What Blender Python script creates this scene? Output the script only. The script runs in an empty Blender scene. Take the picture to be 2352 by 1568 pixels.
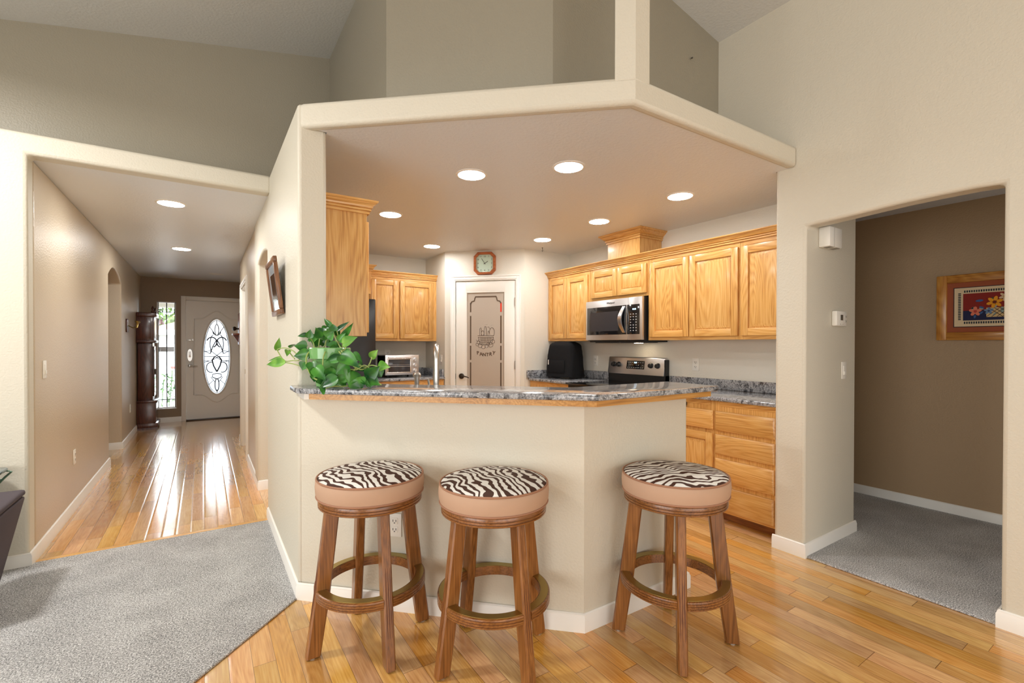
import bpy, bmesh, math, random
from mathutils import Vector, Matrix, noise as mnoise

scn = bpy.context.scene
C = bpy.context.collection
random.seed(7)
PI = math.pi

# ------------------------------------------------------------------ camera
EYE = 1.31
_f, _yaw, _pitch, _roll, _sy = 1074.11, 0.582733, 0.0073616, 0.001442, 15.704
cp, sp, cy_, sy_ = math.cos(_pitch), math.sin(_pitch), math.cos(_yaw), math.sin(_yaw)
R0 = Matrix(((cy_, -sy_, 0), (0, 0, -1), (sy_, cy_, 0)))
Rp = Matrix(((1, 0, 0), (0, cp, -sp), (0, sp, cp)))
Rr = Matrix(((math.cos(_roll), -math.sin(_roll), 0), (math.sin(_roll), math.cos(_roll), 0), (0, 0, 1)))
RC = Rr @ Rp @ R0
right, down, fwd = RC[0], RC[1], RC[2]
M = Matrix.Identity(4)
for i in range(3):
    M[i][0] = right[i]; M[i][1] = -down[i]; M[i][2] = -fwd[i]
M[2][3] = EYE
cam = bpy.data.cameras.new('camera')
camo = bpy.data.objects.new('camera', cam); C.objects.link(camo)
camo.matrix_world = M
cam.sensor_width = 36.0
cam.lens = _f / 2352.0 * 36.0
cam.shift_y = _sy / 2352.0
cam.clip_start = 0.05; cam.clip_end = 200
scn.camera = camo

def ray(px, py):                       # direction of a pixel of the 2352x1568 frame
    v = Vector(((px - 1176) / _f, (py - 784 - _sy) / _f, 1.0))
    return RC.transposed() @ v
def at_depth(px, py, d):               # point at depth d along the optical axis (a measuring aid)
    return Vector((0, 0, EYE)) + ray(px, py) * d

# ------------------------------------------------------------------ view, world, sun, added area lights
scn.view_settings.view_transform = 'Standard'
scn.view_settings.look = 'None'
scn.view_settings.gamma = 1.0
scn.view_settings.use_curve_mapping = False
scn.view_settings.exposure = 0.0
try:
    scn.cycles.max_bounces = 8
    scn.cycles.diffuse_bounces = 5
    scn.cycles.glossy_bounces = 4
    scn.cycles.transmission_bounces = 6
    scn.cycles.sample_clamp_indirect = 6.0
    scn.cycles.caustics_reflective = False
    scn.cycles.caustics_refractive = False
except Exception:
    pass
world = bpy.data.worlds.new('world'); scn.world = world
world.use_nodes = True
bg = world.node_tree.nodes['Background']
bg.inputs[0].default_value = (0.80, 0.90, 1.0, 1)
bg.inputs[1].default_value = 14.0

def light_area(name, loc, direction, sx, sy, power, color):
    l = bpy.data.lights.new(name, 'AREA'); l.shape = 'RECTANGLE'; l.size = sx; l.size_y = sy
    l.energy = power; l.color = color
    o = bpy.data.objects.new(name, l); C.objects.link(o); o.location = loc
    o.rotation_euler = Vector(direction).to_track_quat('-Z', 'Y').to_euler()
    return o
sun = bpy.data.lights.new('sun', 'SUN'); sun.energy = 4.0; sun.angle = 0.01; sun.color = (1, .95, .88)
suno = bpy.data.objects.new('sun', sun); C.objects.link(suno)
suno.rotation_euler = Vector((0.45, 0.75, -0.9)).to_track_quat('-Z', 'Y').to_euler()
# area lights for assumed windows, unseen; left and back walls behind them are solid
light_area('assumed_window_light_left', (-4.10, -0.4, 1.35), (1, 0.05, 0), 4.2, 1.9, 140, (0.97, 0.985, 1.0))
light_area('assumed_window_light_back', (0.2, -3.90, 1.35), (0, 1, 0.02), 5.0, 2.1, 110, (0.97, 0.985, 1.0))
light_area('fill_side_hall', (4.05, -1.35, 1.25), (-.1, 1, 0), .8, 1.7, 9, (1.0, 0.97, 0.93))  # added fill light that brightens the stub wall; no opening behind it
# assumed ceiling light left of the frame, without fixture, added for the bar shadow
added_light = light_area('assumed_ceiling_light', (-1.5, 2.70, 3.0), (0, 0, -1), .32, .32, 60, (1.0, 0.97, 0.93)); added_light.data.shape = 'DISK'

# ------------------------------------------------------------------ mesh helpers
class MB:
    def __init__(s): s.v = []; s.f = []; s.m = []; s.sm = []
    def add(s, vs, fs, mi=0, smooth=True):
        b = len(s.v); s.v += [tuple(v) for v in vs]
        for f in fs:
            s.f.append(tuple(b + i for i in f)); s.m.append(mi); s.sm.append(smooth)
        return s
    def box(s, x0, x1, y0, y1, z0, z1, bev=0, mi=0, seg=2):
        if x0 > x1: x0, x1 = x1, x0
        if y0 > y1: y0, y1 = y1, y0
        if z0 > z1: z0, z1 = z1, z0
        if bev <= 0:
            vs = [(x0,y0,z0),(x1,y0,z0),(x1,y1,z0),(x0,y1,z0),(x0,y0,z1),(x1,y0,z1),(x1,y1,z1),(x0,y1,z1)]
            return s.add(vs, [(0,3,2,1),(4,5,6,7),(0,1,5,4),(1,2,6,5),(2,3,7,6),(3,0,4,7)], mi)
        bm = bmesh.new()
        bmesh.ops.create_cube(bm, size=1)
        for v in bm.verts:
            v.co = Vector(((x0+x1)/2 + v.co.x*(x1-x0), (y0+y1)/2 + v.co.y*(y1-y0), (z0+z1)/2 + v.co.z*(z1-z0)))
        bev = min(bev, .45*min(x1-x0, y1-y0, z1-z0))
        bmesh.ops.bevel(bm, geom=bm.edges[:], offset=bev, segments=seg, profile=.5, affect='EDGES')
        return s.bm(bm, mi)
    def bm(s, bm, mi=0):
        bm.verts.index_update()
        s.add([v.co[:] for v in bm.verts], [[v.index for v in f.verts] for f in bm.faces], mi)
        bm.free(); return s
    def ext(s, poly, axis, a0, a1, mi=0, bev=0):
        """extrude a 2D polygon along an axis: 'z' -> (x,y), 'x' -> (y,z), 'y' -> (x,z)"""
        def P(p, a):
            if axis == 'z': return (p[0], p[1], a)
            if axis == 'x': return (a, p[0], p[1])
            return (p[0], a, p[1])
        n = len(poly)
        bm = bmesh.new()
        A = [bm.verts.new(P(p, a0)) for p in poly]; B = [bm.verts.new(P(p, a1)) for p in poly]
        bm.faces.new(A[::-1]); bm.faces.new(B)
        for i in range(n): bm.faces.new((A[i], A[(i+1) % n], B[(i+1) % n], B[i]))
        bmesh.ops.recalc_face_normals(bm, faces=bm.faces[:])
        if bev > 0:
            es = [e for e in bm.edges if len(e.link_faces) == 2 and e.calc_face_angle(0) > .5]
            bmesh.ops.bevel(bm, geom=es, offset=bev, segments=2, profile=.5, affect='EDGES', clamp_overlap=True)
        return s.bm(bm, mi)
    def lathe(s, prof, n=32, c=(0, 0, 0), mi=0, axis='z', cap=True):
        vs = []; fs = []
        for r, h in prof:
            for k in range(n):
                a = 2*PI*k/n; x, y = r*math.cos(a), r*math.sin(a)
                p = (x, y, h) if axis == 'z' else ((x, h, y) if axis == 'y' else (h, x, y))
                vs.append((p[0]+c[0], p[1]+c[1], p[2]+c[2]))
        m = len(prof)
        for j in range(m-1):
            for k in range(n):
                k2 = (k+1) % n
                fs.append((j*n+k, j*n+k2, (j+1)*n+k2, (j+1)*n+k))
        if cap:
            fs.append(tuple(range(n))[::-1]); fs.append(tuple((m-1)*n+k for k in range(n)))
        s.add(vs, fs, mi); return s
    def ringlathe(s, prof, n=48, c=(0, 0, 0), mi=0, a0=0, a1=2*PI):
        """closed profile swept around z, full circle or an arc with capped ends"""
        full = abs(a1-a0-2*PI) < 1e-6; m = len(prof); vs = []; fs = []
        K = n if full else n+1
        for k in range(K):
            a = a0+(a1-a0)*k/n
            for r, h in prof: vs.append((c[0]+r*math.cos(a), c[1]+r*math.sin(a), c[2]+h))
        for k in range(n):
            k2 = (k+1) % K
            for j in range(m):
                j2 = (j+1) % m; fs.append((k*m+j, k2*m+j, k2*m+j2, k*m+j2))
        if not full:
            fs.append(tuple(range(m))); fs.append(tuple(n*m+j for j in range(m))[::-1])
        s.add(vs, fs, mi); return s
    def tube(s, pts, r, n=8, mi=0, closed=False):
        pts = [Vector(p) for p in pts]; N = len(pts); vs = []; fs = []
        rr = r if isinstance(r, (list, tuple)) else [r]*N
        prev = None
        for i, p in enumerate(pts):
            if closed: t = pts[(i+1) % N]-pts[i-1]
            else: t = pts[min(i+1, N-1)]-pts[max(i-1, 0)]
            t.normalize()
            if prev is None:
                u = t.orthogonal().normalized()
            else:
                u = (prev-t*prev.dot(t)).normalized()
            prev = u; w = t.cross(u)
            for k in range(n):
                a = 2*PI*k/n; vs.append(p+(u*math.cos(a)+w*math.sin(a))*rr[i])
        L = N if closed else N-1
        for i in range(L):
            i2 = (i+1) % N
            for k in range(n):
                k2 = (k+1) % n; fs.append((i*n+k, i*n+k2, i2*n+k2, i2*n+k))
        if not closed:
            fs.append(tuple(range(n))[::-1]); fs.append(tuple((N-1)*n+k for k in range(n)))
        s.add(vs, fs, mi); return s
    def frustum(s, r0, y0, r1, y1, mi=0):
        """raised field in an x-z plane facing -y: big rect r0=(x0,x1,z0,z1) at y0, small rect r1 at y1"""
        def q(r, y): return [(r[0],y,r[2]),(r[1],y,r[2]),(r[1],y,r[3]),(r[0],y,r[3])]
        s.add(q(r0,y0)+q(r1,y1), [(4,5,6,7),(0,1,5,4),(1,2,6,5),(2,3,7,6),(3,0,4,7)], mi, False)
        return s
    def xf(s, Mx):
        s.v = [tuple(Mx @ Vector(v)) for v in s.v]; return s
    def join(s, o, mi=None):
        b = len(s.v); s.v += o.v
        for f, m, q in zip(o.f, o.m, o.sm):
            s.f.append(tuple(b+i for i in f)); s.m.append(m if mi is None else mi); s.sm.append(q)
        return s

def build(name, mb, mats, parent=None, sharp=35, kind=None, label=None, bevel=0, loc=None):
    me = bpy.data.meshes.new(name)
    me.from_pydata(mb.v, [], mb.f)
    for mm in (mats if isinstance(mats, (list, tuple)) else [mats]): me.materials.append(mm)
    me.polygons.foreach_set('material_index', mb.m)
    me.polygons.foreach_set('use_smooth', [True]*len(mb.f))
    b2 = bmesh.new(); b2.from_mesh(me); bmesh.ops.recalc_face_normals(b2, faces=b2.faces[:]); b2.to_mesh(me); b2.free()
    me.set_sharp_from_angle(angle=math.radians(sharp))
    o = bpy.data.objects.new(name, me); C.objects.link(o)
    if parent is not None: o.parent = parent
    if loc is not None: o.location = loc
    if kind: o['kind'] = kind
    if label: o['label'] = label
    if bevel:
        m = o.modifiers.new('bullnose', 'BEVEL'); m.width = bevel; m.segments = 3; m.limit_method = 'ANGLE'; m.angle_limit = math.radians(50)
    return o
def tag(o, label, cat, group=None):
    o['label'] = label; o['category'] = cat
    if group: o['group'] = group
    return o
def thing(name, label, cat, loc=(0, 0, 0), rz=0, group=None):
    o = bpy.data.objects.new(name, None); C.objects.link(o); o.empty_display_size = .1
    o.location = loc; o.rotation_euler = (0, 0, rz)
    return tag(o, label, cat, group)
def struct(name, mb, mats, parent=None, bevel=0, sharp=35):
    return build(name, mb, mats, parent, sharp, 'structure' if parent is None else None, bevel=bevel)
def dup(o, parent=None):
    c = o.copy(); C.objects.link(c)
    if parent is not None: c.parent = parent
    for ch in list(o.children): dup(ch, c)
    return c
def text_mb(txt, size, depth=.001, spacing=1.0, bold=0.0):
    """letters standing in the x-z plane, facing -y, centred on the origin"""
    cu = bpy.data.curves.new('t', 'FONT'); cu.body = txt; cu.size = size; cu.align_x = 'CENTER'; cu.align_y = 'CENTER'
    cu.extrude = depth; cu.space_character = spacing; cu.resolution_u = 3; cu.offset = bold
    o = bpy.data.objects.new('t', cu); C.objects.link(o)
    dg = bpy.context.evaluated_depsgraph_get(); dg.update()
    me = bpy.data.meshes.new_from_object(o.evaluated_get(dg))
    mb = MB().add([(v.co.x, -v.co.z, v.co.y) for v in me.vertices], [list(p.vertices) for p in me.polygons])
    bpy.data.objects.remove(o); bpy.data.curves.remove(cu); bpy.data.meshes.remove(me)
    return mb

# ------------------------------------------------------------------ materials
def lin(r, g, b):
    f = lambda c: (c/255/12.92) if c/255 <= .04045 else ((c/255+.055)/1.055)**2.4
    return (f(r), f(g), f(b), 1)
def newmat(name):
    m = bpy.data.materials.new(name); m.use_nodes = True
    nt = m.node_tree; return m, nt, nt.nodes['Principled BSDF'], nt.nodes.new, nt.links.new
def plain(name, col, rough=.5, metal=0, coat=0, spec=.5, emit=0):
    m, nt, b, N, L = newmat(name)
    b.inputs['Base Color'].default_value = col if len(col) == 4 else (*col, 1)
    b.inputs['Roughness'].default_value = rough; b.inputs['Metallic'].default_value = metal
    b.inputs['Coat Weight'].default_value = coat; b.inputs['Specular IOR Level'].default_value = spec
    b.inputs['Coat Roughness'].default_value = .1
    if emit:
        b.inputs['Emission Color'].default_value = col if len(col) == 4 else (*col, 1); b.inputs['Emission Strength'].default_value = emit
    return m
def ramp(N, stops, interp='LINEAR'):
    r = N('ShaderNodeValToRGB'); r.color_ramp.interpolation = interp
    e = r.color_ramp.elements
    while len(e) < len(stops): e.new(.5)
    for i, (p, c) in enumerate(stops): e[i].position = p; e[i].color = c
    return r
def paint(name, col, scale=95, strength=.45, dist=.004, rough=.5, spec=.35, mottled=.0):
    """orange-peel wall paint"""
    m, nt, b, N, L = newmat(name)
    tc = N('ShaderNodeTexCoord'); n = N('ShaderNodeTexNoise'); n.inputs['Scale'].default_value = scale; n.inputs['Detail'].default_value = 2
    L(tc.outputs['Object'], n.inputs['Vector'])
    bp = N('ShaderNodeBump'); bp.inputs['Strength'].default_value = strength; bp.inputs['Distance'].default_value = dist
    L(n.outputs['Fac'], bp.inputs['Height']); L(bp.outputs['Normal'], b.inputs['Normal'])
    b.inputs['Base Color'].default_value = col
    b.inputs['Roughness'].default_value = rough; b.inputs['Specular IOR Level'].default_value = spec
    return m
def oak(name, axis, light, mid, dark, rough=.33, coat=.25, scale=1.0, figure=1.0):
    """axis: direction of the grain, 'x' 'y' or 'z', in object coordinates"""
    m, nt, b, N, L = newmat(name)
    tc = N('ShaderNodeTexCoord'); oi = N('ShaderNodeObjectInfo')
    off = N('ShaderNodeVectorMath'); off.operation = 'SCALE'; off.inputs[0].default_value = (7.3, 5.1, 9.7)
    L(oi.outputs['Random'], off.inputs['Scale'])
    ad = N('ShaderNodeVectorMath'); ad.operation = 'ADD'; L(tc.outputs['Object'], ad.inputs[0]); L(off.outputs[0], ad.inputs[1])
    def mp(along, across):
        k = N('ShaderNodeMapping'); s = [across*scale]*3; s['xyz'.index(axis)] = along*scale
        k.inputs['Scale'].default_value = s; L(ad.outputs[0], k.inputs['Vector']); return k
    n1 = N('ShaderNodeTexNoise'); n1.inputs['Scale'].default_value = 1; n1.inputs['Detail'].default_value = 1.5; n1.inputs['Roughness'].default_value = .35
    L(mp(1.0, 7.5).outputs[0], n1.inputs['Vector'])
    mu = N('ShaderNodeMath'); mu.operation = 'MULTIPLY'; mu.inputs[1].default_value = 17; L(n1.outputs['Fac'], mu.inputs[0])
    fr = N('ShaderNodeMath'); fr.operation = 'PINGPONG'; fr.inputs[1].default_value = .5; L(mu.outputs[0], fr.inputs[0])
    n2 = N('ShaderNodeTexNoise'); n2.inputs['Scale'].default_value = 1; n2.inputs['Detail'].default_value = 3
    L(mp(5, 170).outputs[0], n2.inputs['Vector'])
    n3 = N('ShaderNodeTexNoise'); n3.inputs['Scale'].default_value = 1; n3.inputs['Detail'].default_value = 2
    L(mp(.7, 5).outputs[0], n3.inputs['Vector'])
    # combine
    a1 = N('ShaderNodeMath'); a1.operation = 'MULTIPLY_ADD'; a1.inputs[1].default_value = .36*figure; L(fr.outputs[0], a1.inputs[0])
    a2 = N('ShaderNodeMath'); a2.operation = 'MULTIPLY'; a2.inputs[1].default_value = .62; L(n2.outputs['Fac'], a2.inputs[0])
    L(a2.outputs[0], a1.inputs[2])
    a3 = N('ShaderNodeMath'); a3.operation = 'MULTIPLY_ADD'; a3.inputs[1].default_value = .35; L(n3.outputs['Fac'], a3.inputs[0]); L(a1.outputs[0], a3.inputs[2])
    r = ramp(N, [(.34, dark), (.54, mid), (.76, light)])
    L(a3.outputs[0], r.inputs['Fac'])
    hs = N('ShaderNodeHueSaturation'); vm = N('ShaderNodeMapRange'); vm.inputs['To Min'].default_value = .92; vm.inputs['To Max'].default_value = 1.08
    L(oi.outputs['Random'], vm.inputs['Value']); L(vm.outputs[0], hs.inputs['Value']); L(r.outputs['Color'], hs.inputs['Color'])
    L(hs.outputs['Color'], b.inputs['Base Color'])
    b.inputs['Roughness'].default_value = rough; b.inputs['Coat Weight'].default_value = coat; b.inputs['Coat Roughness'].default_value = .15
    bp = N('ShaderNodeBump'); bp.inputs['Strength'].default_value = .12; bp.inputs['Distance'].default_value = .001
    L(n2.outputs['Fac'], bp.inputs['Height']); L(bp.outputs['Normal'], b.inputs['Normal'])
    return m

MT = {}
MT['cream'] = paint('cream_wall_paint', lin(212, 206, 190))
MT['kitchen'] = paint('kitchen_wall_paint', lin(226, 222, 210))
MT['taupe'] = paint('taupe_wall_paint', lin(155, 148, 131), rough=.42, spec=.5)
MT['brown'] = paint('brown_wall_paint', lin(172, 146, 114), rough=.5)
MT['hall'] = paint('tan_hall_paint', lin(200, 184, 160), rough=.38, spec=.6)
MT['ceil'] = paint('ceiling_texture', lin(224, 228, 232), scale=60, strength=.35, dist=.006, rough=.40, spec=.5)
MT['vault'] = paint('vaulted_ceiling_texture', lin(208, 208, 204), scale=60, strength=.4, dist=.006, rough=.6)
MT['white'] = plain('white_trim_paint', lin(240, 238, 232), .35)
MT['door'] = plain('white_door_paint', lin(236, 233, 225), .38)
MT['frontdoor'] = plain('front_door_paint', lin(240, 237, 231), .4)
OL, OM, OD = lin(228, 182, 114), lin(213, 160, 87), lin(180, 122, 58)
MT['oak_z'] = oak('honey_oak_vertical', 'z', OL, OM, OD)
MT['oak_x'] = oak('honey_oak_horizontal', 'x', OL, OM, OD)
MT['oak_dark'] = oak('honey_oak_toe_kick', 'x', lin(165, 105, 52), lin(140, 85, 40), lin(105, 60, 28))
SL, SM, SD = lin(160, 107, 56), lin(132, 83, 39), lin(90, 52, 22)
MT['stool'] = oak('stool_oak', 'z', SL, SM, SD, rough=.3, coat=.3, figure=.45)
MT['stool_r'] = oak('stool_oak_ring', 'x', SL, SM, SD, rough=.3, coat=.3, figure=.45)
MT['groove'] = plain('dark_groove_line', lin(84, 44, 20), .5)  # darker lines laid along the stool ring grooves
MT['brass'] = plain('brass_footrest', (.42, .31, .10), .32, 1)
MT['steel'] = plain('stainless_steel', (.74, .74, .75), .36, 1)
MT['nickel'] = plain('brushed_nickel', (.62, .61, .59), .28, 1)
MT['chrome'] = plain('chrome', (.82, .82, .83), .26, 1)
MT['black'] = plain('black_plastic', (.012, .012, .013), .35)
MT['blackgloss'] = plain('black_glass', (.008, .008, .009), .06, coat=.5)
MT['fridge'] = plain('black_refrigerator_enamel', (.013, .013, .015), .22)
MT['blackcloth'] = paint('black_quilted_cloth', (.009, .009, .010, 1), scale=220, strength=.5, dist=.002, rough=.85, spec=.2)
MT['bronze'] = plain('oil_rubbed_bronze', (.06, .045, .035), .35, .9)
MT['mahogany'] = oak('mahogany', 'z', lin(96, 50, 38), lin(74, 36, 28), lin(48, 22, 18), rough=.25, coat=.4)
MT['walnut'] = oak('picture_frame_wood', 'z', lin(140, 95, 60), lin(112, 72, 44), lin(78, 46, 26))
MT['redwood'] = oak('reddish_rack_wood', 'x', lin(168, 92, 58), lin(140, 70, 42), lin(100, 46, 28))
MT['clockwood'] = oak('clock_frame_oak', 'x', lin(190, 112, 62), lin(165, 88, 46), lin(120, 56, 28))
MT['plate'] = plain('white_outlet_plastic', lin(238, 235, 226), .35)
MT['slot'] = plain('outlet_slot', (.03, .03, .03), .6)
MT['suede'] = paint('tan_suede', lin(188, 156, 132), scale=300, strength=.15, dist=.001, rough=.8, spec=.15)
MT['piping'] = plain('tan_piping', lin(160, 116, 90), .75)
MT['lens'] = plain('downlight_lens', (1, .99, .97), .5, emit=100)
MT['hall_lens'] = plain('hall_downlight_lens', (1, .99, .97), .5, emit=200)
MT['pot'] = plain('green_glazed_ceramic', lin(112, 166, 98), .18, coat=.5)
MT['soil'] = paint('potting_soil', lin(60, 42, 30), scale=200, strength=1, dist=.01, rough=.95)
MT['stem'] = plain('pothos_stem', lin(150, 168, 92), .5)
MT['charcoal'] = paint('charcoal_suede_upholstery', lin(80, 72, 78), scale=250, strength=.3, dist=.002, rough=.75, spec=.25)
MT['tableglass'] = plain('teal_table_glass_edge', lin(40, 74, 84), .08, coat=.4)
MT['greenmetal'] = plain('green_painted_iron', lin(88, 116, 96), .4, .3)
MT['mirrorglass'] = plain('picture_glass', (.10, .11, .13), .05, coat=.6)

def mat_floor():
    m, nt, b, N, L = newmat('hardwood_strip_floor')
    tc = N('ShaderNodeTexCoord'); sx = N('ShaderNodeSeparateXYZ'); L(tc.outputs['Object'], sx.inputs[0])
    def mth(op, a, v=None, c=None):
        n = N('ShaderNodeMath'); n.operation = op
        if hasattr(a, 'links'): L(a, n.inputs[0])
        else: n.inputs[0].default_value = a
        for i, q in ((1, v), (2, c)):
            if q is None: continue
            if hasattr(q, 'links'): L(q, n.inputs[i])
            else: n.inputs[i].default_value = q
        return n.outputs[0]
    W = .0825
    u = mth('DIVIDE', mth('ADD', sx.outputs['X'], 10.0-.0165), W)
    iu = mth('FLOOR', u); fu = mth('FRACT', u)
    wn = N('ShaderNodeTexWhiteNoise'); wn.noise_dimensions = '1D'; L(iu, wn.inputs['W'])
    v = mth('DIVIDE', mth('ADD', sx.outputs['Y'], mth('MULTIPLY', wn.outputs['Value'], 7.0)), mth('MULTIPLY_ADD', wn.outputs['Value'], .35, .62))
    iv = mth('FLOOR', v); fv = mth('FRACT', v)
    wn2 = N('ShaderNodeTexWhiteNoise'); wn2.noise_dimensions = '2D'
    cb = N('ShaderNodeCombineXYZ'); L(iu, cb.inputs[0]); L(iv, cb.inputs[1]); L(cb.outputs[0], wn2.inputs['Vector'])
    # grain
    off = N('ShaderNodeVectorMath'); off.operation = 'SCALE'; off.inputs['Scale'].default_value = 37.0; L(wn2.outputs['Color'], off.inputs[0])
    ad = N('ShaderNodeVectorMath'); ad.operation = 'ADD'; L(tc.outputs['Object'], ad.inputs[0]); L(off.outputs[0], ad.inputs[1])
    def ns(sc, detail, rough=.5):
        k = N('ShaderNodeMapping'); k.inputs['Scale'].default_value = sc; L(ad.outputs[0], k.inputs['Vector'])
        n = N('ShaderNodeTexNoise'); n.inputs['Scale'].default_value = 1; n.inputs['Detail'].default_value = detail; n.inputs['Roughness'].default_value = rough
        L(k.outputs[0], n.inputs['Vector']); return n.outputs['Fac']
    g1 = mth('PINGPONG', mth('MULTIPLY', ns((9, 1.6, 9), 1.5, .4), 15), .5)
    g2 = ns((150, 6, 150), 3)
    g3 = ns((6, .9, 6), 2)
    t = mth('MULTIPLY_ADD', g1, .20, mth('MULTIPLY_ADD', g2, .55, mth('MULTIPLY', g3, .42)))
    r1 = ramp(N, [(.28, lin(170, 118, 64)), (.5, lin(207, 156, 94)), (.78, lin(231, 188, 124))]); L(t, r1.inputs['Fac'])
    hs = N('ShaderNodeHueSaturation'); L(r1.outputs['Color'], hs.inputs['Color'])
    L(mth('MULTIPLY_ADD', wn2.outputs['Value'], .36, .82), hs.inputs['Value'])
    sc2 = N('ShaderNodeSeparateColor'); L(wn2.outputs['Color'], sc2.inputs[0])
    L(mth('MULTIPLY_ADD', sc2.outputs[1], .018, .491), hs.inputs['Hue'])
    L(mth('MULTIPLY_ADD', sc2.outputs[2], .25, .88), hs.inputs['Saturation'])
    # gaps
    eu = mth('MINIMUM', fu, mth('SUBTRACT', 1.0, fu)); ev = mth('MINIMUM', fv, mth('SUBTRACT', 1.0, fv))
    gu = mth('LESS_THAN', eu, .012); gv = mth('LESS_THAN', ev, .0016)
    gap = mth('MAXIMUM', gu, gv)
    mx = N('ShaderNodeMix'); mx.data_type = 'RGBA'; L(mth('MULTIPLY', gap, .75), mx.inputs['Factor']); L(hs.outputs['Color'], mx.inputs[6]); mx.inputs[7].default_value = lin(92, 54, 26)
    L(mx.outputs[2], b.inputs['Base Color'])
    su = mth('SMOOTH_MIN', mth('MULTIPLY', eu, 9.0), 1.0, .3)
    bp = N('ShaderNodeBump'); bp.inputs['Strength'].default_value = .35; bp.inputs['Distance'].default_value = .0015
    hgt = mth('ADD', su, mth('MULTIPLY', g2, .12)); L(hgt, bp.inputs['Height']); L(bp.outputs['Normal'], b.inputs['Normal'])
    b.inputs['Roughness'].default_value = .24
    b.inputs['Coat Weight'].default_value = 1.0; b.inputs['Coat Roughness'].default_value = .11
    L(bp.outputs['Normal'], b.inputs['Coat Normal'])
    return m
MT['floor'] = mat_floor()

def mat_carpet():
    m, nt, b, N, L = newmat('grey_cut_pile_carpet')
    tc = N('ShaderNodeTexCoord')
    n1 = N('ShaderNodeTexNoise'); n1.inputs['Scale'].default_value = 170; n1.inputs['Detail'].default_value = 3; n1.inputs['Roughness'].default_value = .7
    n2 = N('ShaderNodeTexNoise'); n2.inputs['Scale'].default_value = 4.5; n2.inputs['Detail'].default_value = 3
    L(tc.outputs['Object'], n1.inputs['Vector']); L(tc.outputs['Object'], n2.inputs['Vector'])
    a = N('ShaderNodeMath'); a.operation = 'MULTIPLY_ADD'; a.inputs[1].default_value = .13; L(n2.outputs['Fac'], a.inputs[0]); L(n1.outputs['Fac'], a.inputs[2])
    r = ramp(N, [(.38, lin(78, 78, 79)), (.54, lin(166, 166, 166)), (.70, lin(240, 240, 240))]); L(a.outputs[0], r.inputs['Fac'])
    L(r.outputs['Color'], b.inputs['Base Color'])
    bp = N('ShaderNodeBump'); bp.inputs['Strength'].default_value = .9; bp.inputs['Distance'].default_value = .006
    L(n1.outputs['Fac'], bp.inputs['Height']); L(bp.outputs['Normal'], b.inputs['Normal'])
    b.inputs['Roughness'].default_value = .95; b.inputs['Specular IOR Level'].default_value = .1
    b.inputs['Sheen Weight'].default_value = .15
    return m
MT['carpet'] = mat_carpet()

def mat_granite():
    m, nt, b, N, L = newmat('grey_granite')
    tc = N('ShaderNodeTexCoord')
    mp = N('ShaderNodeMapping'); mp.inputs['Rotation'].default_value = (.6, .5, .65); mp.inputs['Scale'].default_value = (1, 2.6, 1.4)
    L(tc.outputs['Object'], mp.inputs['Vector'])
    def ns(sc, d, r=.6, dist=0, src=None):
        n = N('ShaderNodeTexNoise'); n.inputs['Scale'].default_value = sc; n.inputs['Detail'].default_value = d; n.inputs['Roughness'].default_value = r; n.inputs['Distortion'].default_value = dist
        L(src or tc.outputs['Object'], n.inputs['Vector']); return n.outputs['Fac']
    sp_ = ns(120, 4, .75); vein = ns(3.2, 5, .62, 1.6, mp.outputs[0]); fine = ns(14, 5, .7, 1.2, mp.outputs[0])
    r1 = ramp(N, [(.34, lin(84, 86, 91)), (.5, lin(150, 152, 156)), (.68, lin(204, 205, 208))]); L(sp_, r1.inputs['Fac'])
    r2 = ramp(N, [(.40, (0, 0, 0, 1)), (.47, (1, 1, 1, 1)), (.53, (1, 1, 1, 1)), (.60, (0, 0, 0, 1))]); L(vein, r2.inputs['Fac'])
    r3 = ramp(N, [(.38, (1, 1, 1, 1)), (.54, (0, 0, 0, 1))]); L(fine, r3.inputs['Fac'])
    mu = N('ShaderNodeMath'); mu.operation = 'MULTIPLY'; L(r2.outputs['Color'], mu.inputs[0]); L(r3.outputs['Color'], mu.inputs[1])
    m1 = N('ShaderNodeMix'); m1.data_type = 'RGBA'; L(mu.outputs[0], m1.inputs['Factor']); L(r1.outputs['Color'], m1.inputs[6]); m1.inputs[7].default_value = lin(52, 54, 60)
    r4 = ramp(N, [(.50, (0, 0, 0, 1)), (.70, (.5, .5, .5, 1))]); L(fine, r4.inputs['Fac'])
    m2 = N('ShaderNodeMix'); m2.data_type = 'RGBA'; L(r4.outputs['Color'], m2.inputs['Factor']); L(m1.outputs[2], m2.inputs[6]); m2.inputs[7].default_value = lin(196, 198, 202)
    L(m2.outputs[2], b.inputs['Base Color'])
    b.inputs['Roughness'].default_value = .14; b.inputs['Coat Weight'].default_value = .3
    return m
MT['granite'] = mat_granite()

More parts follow.
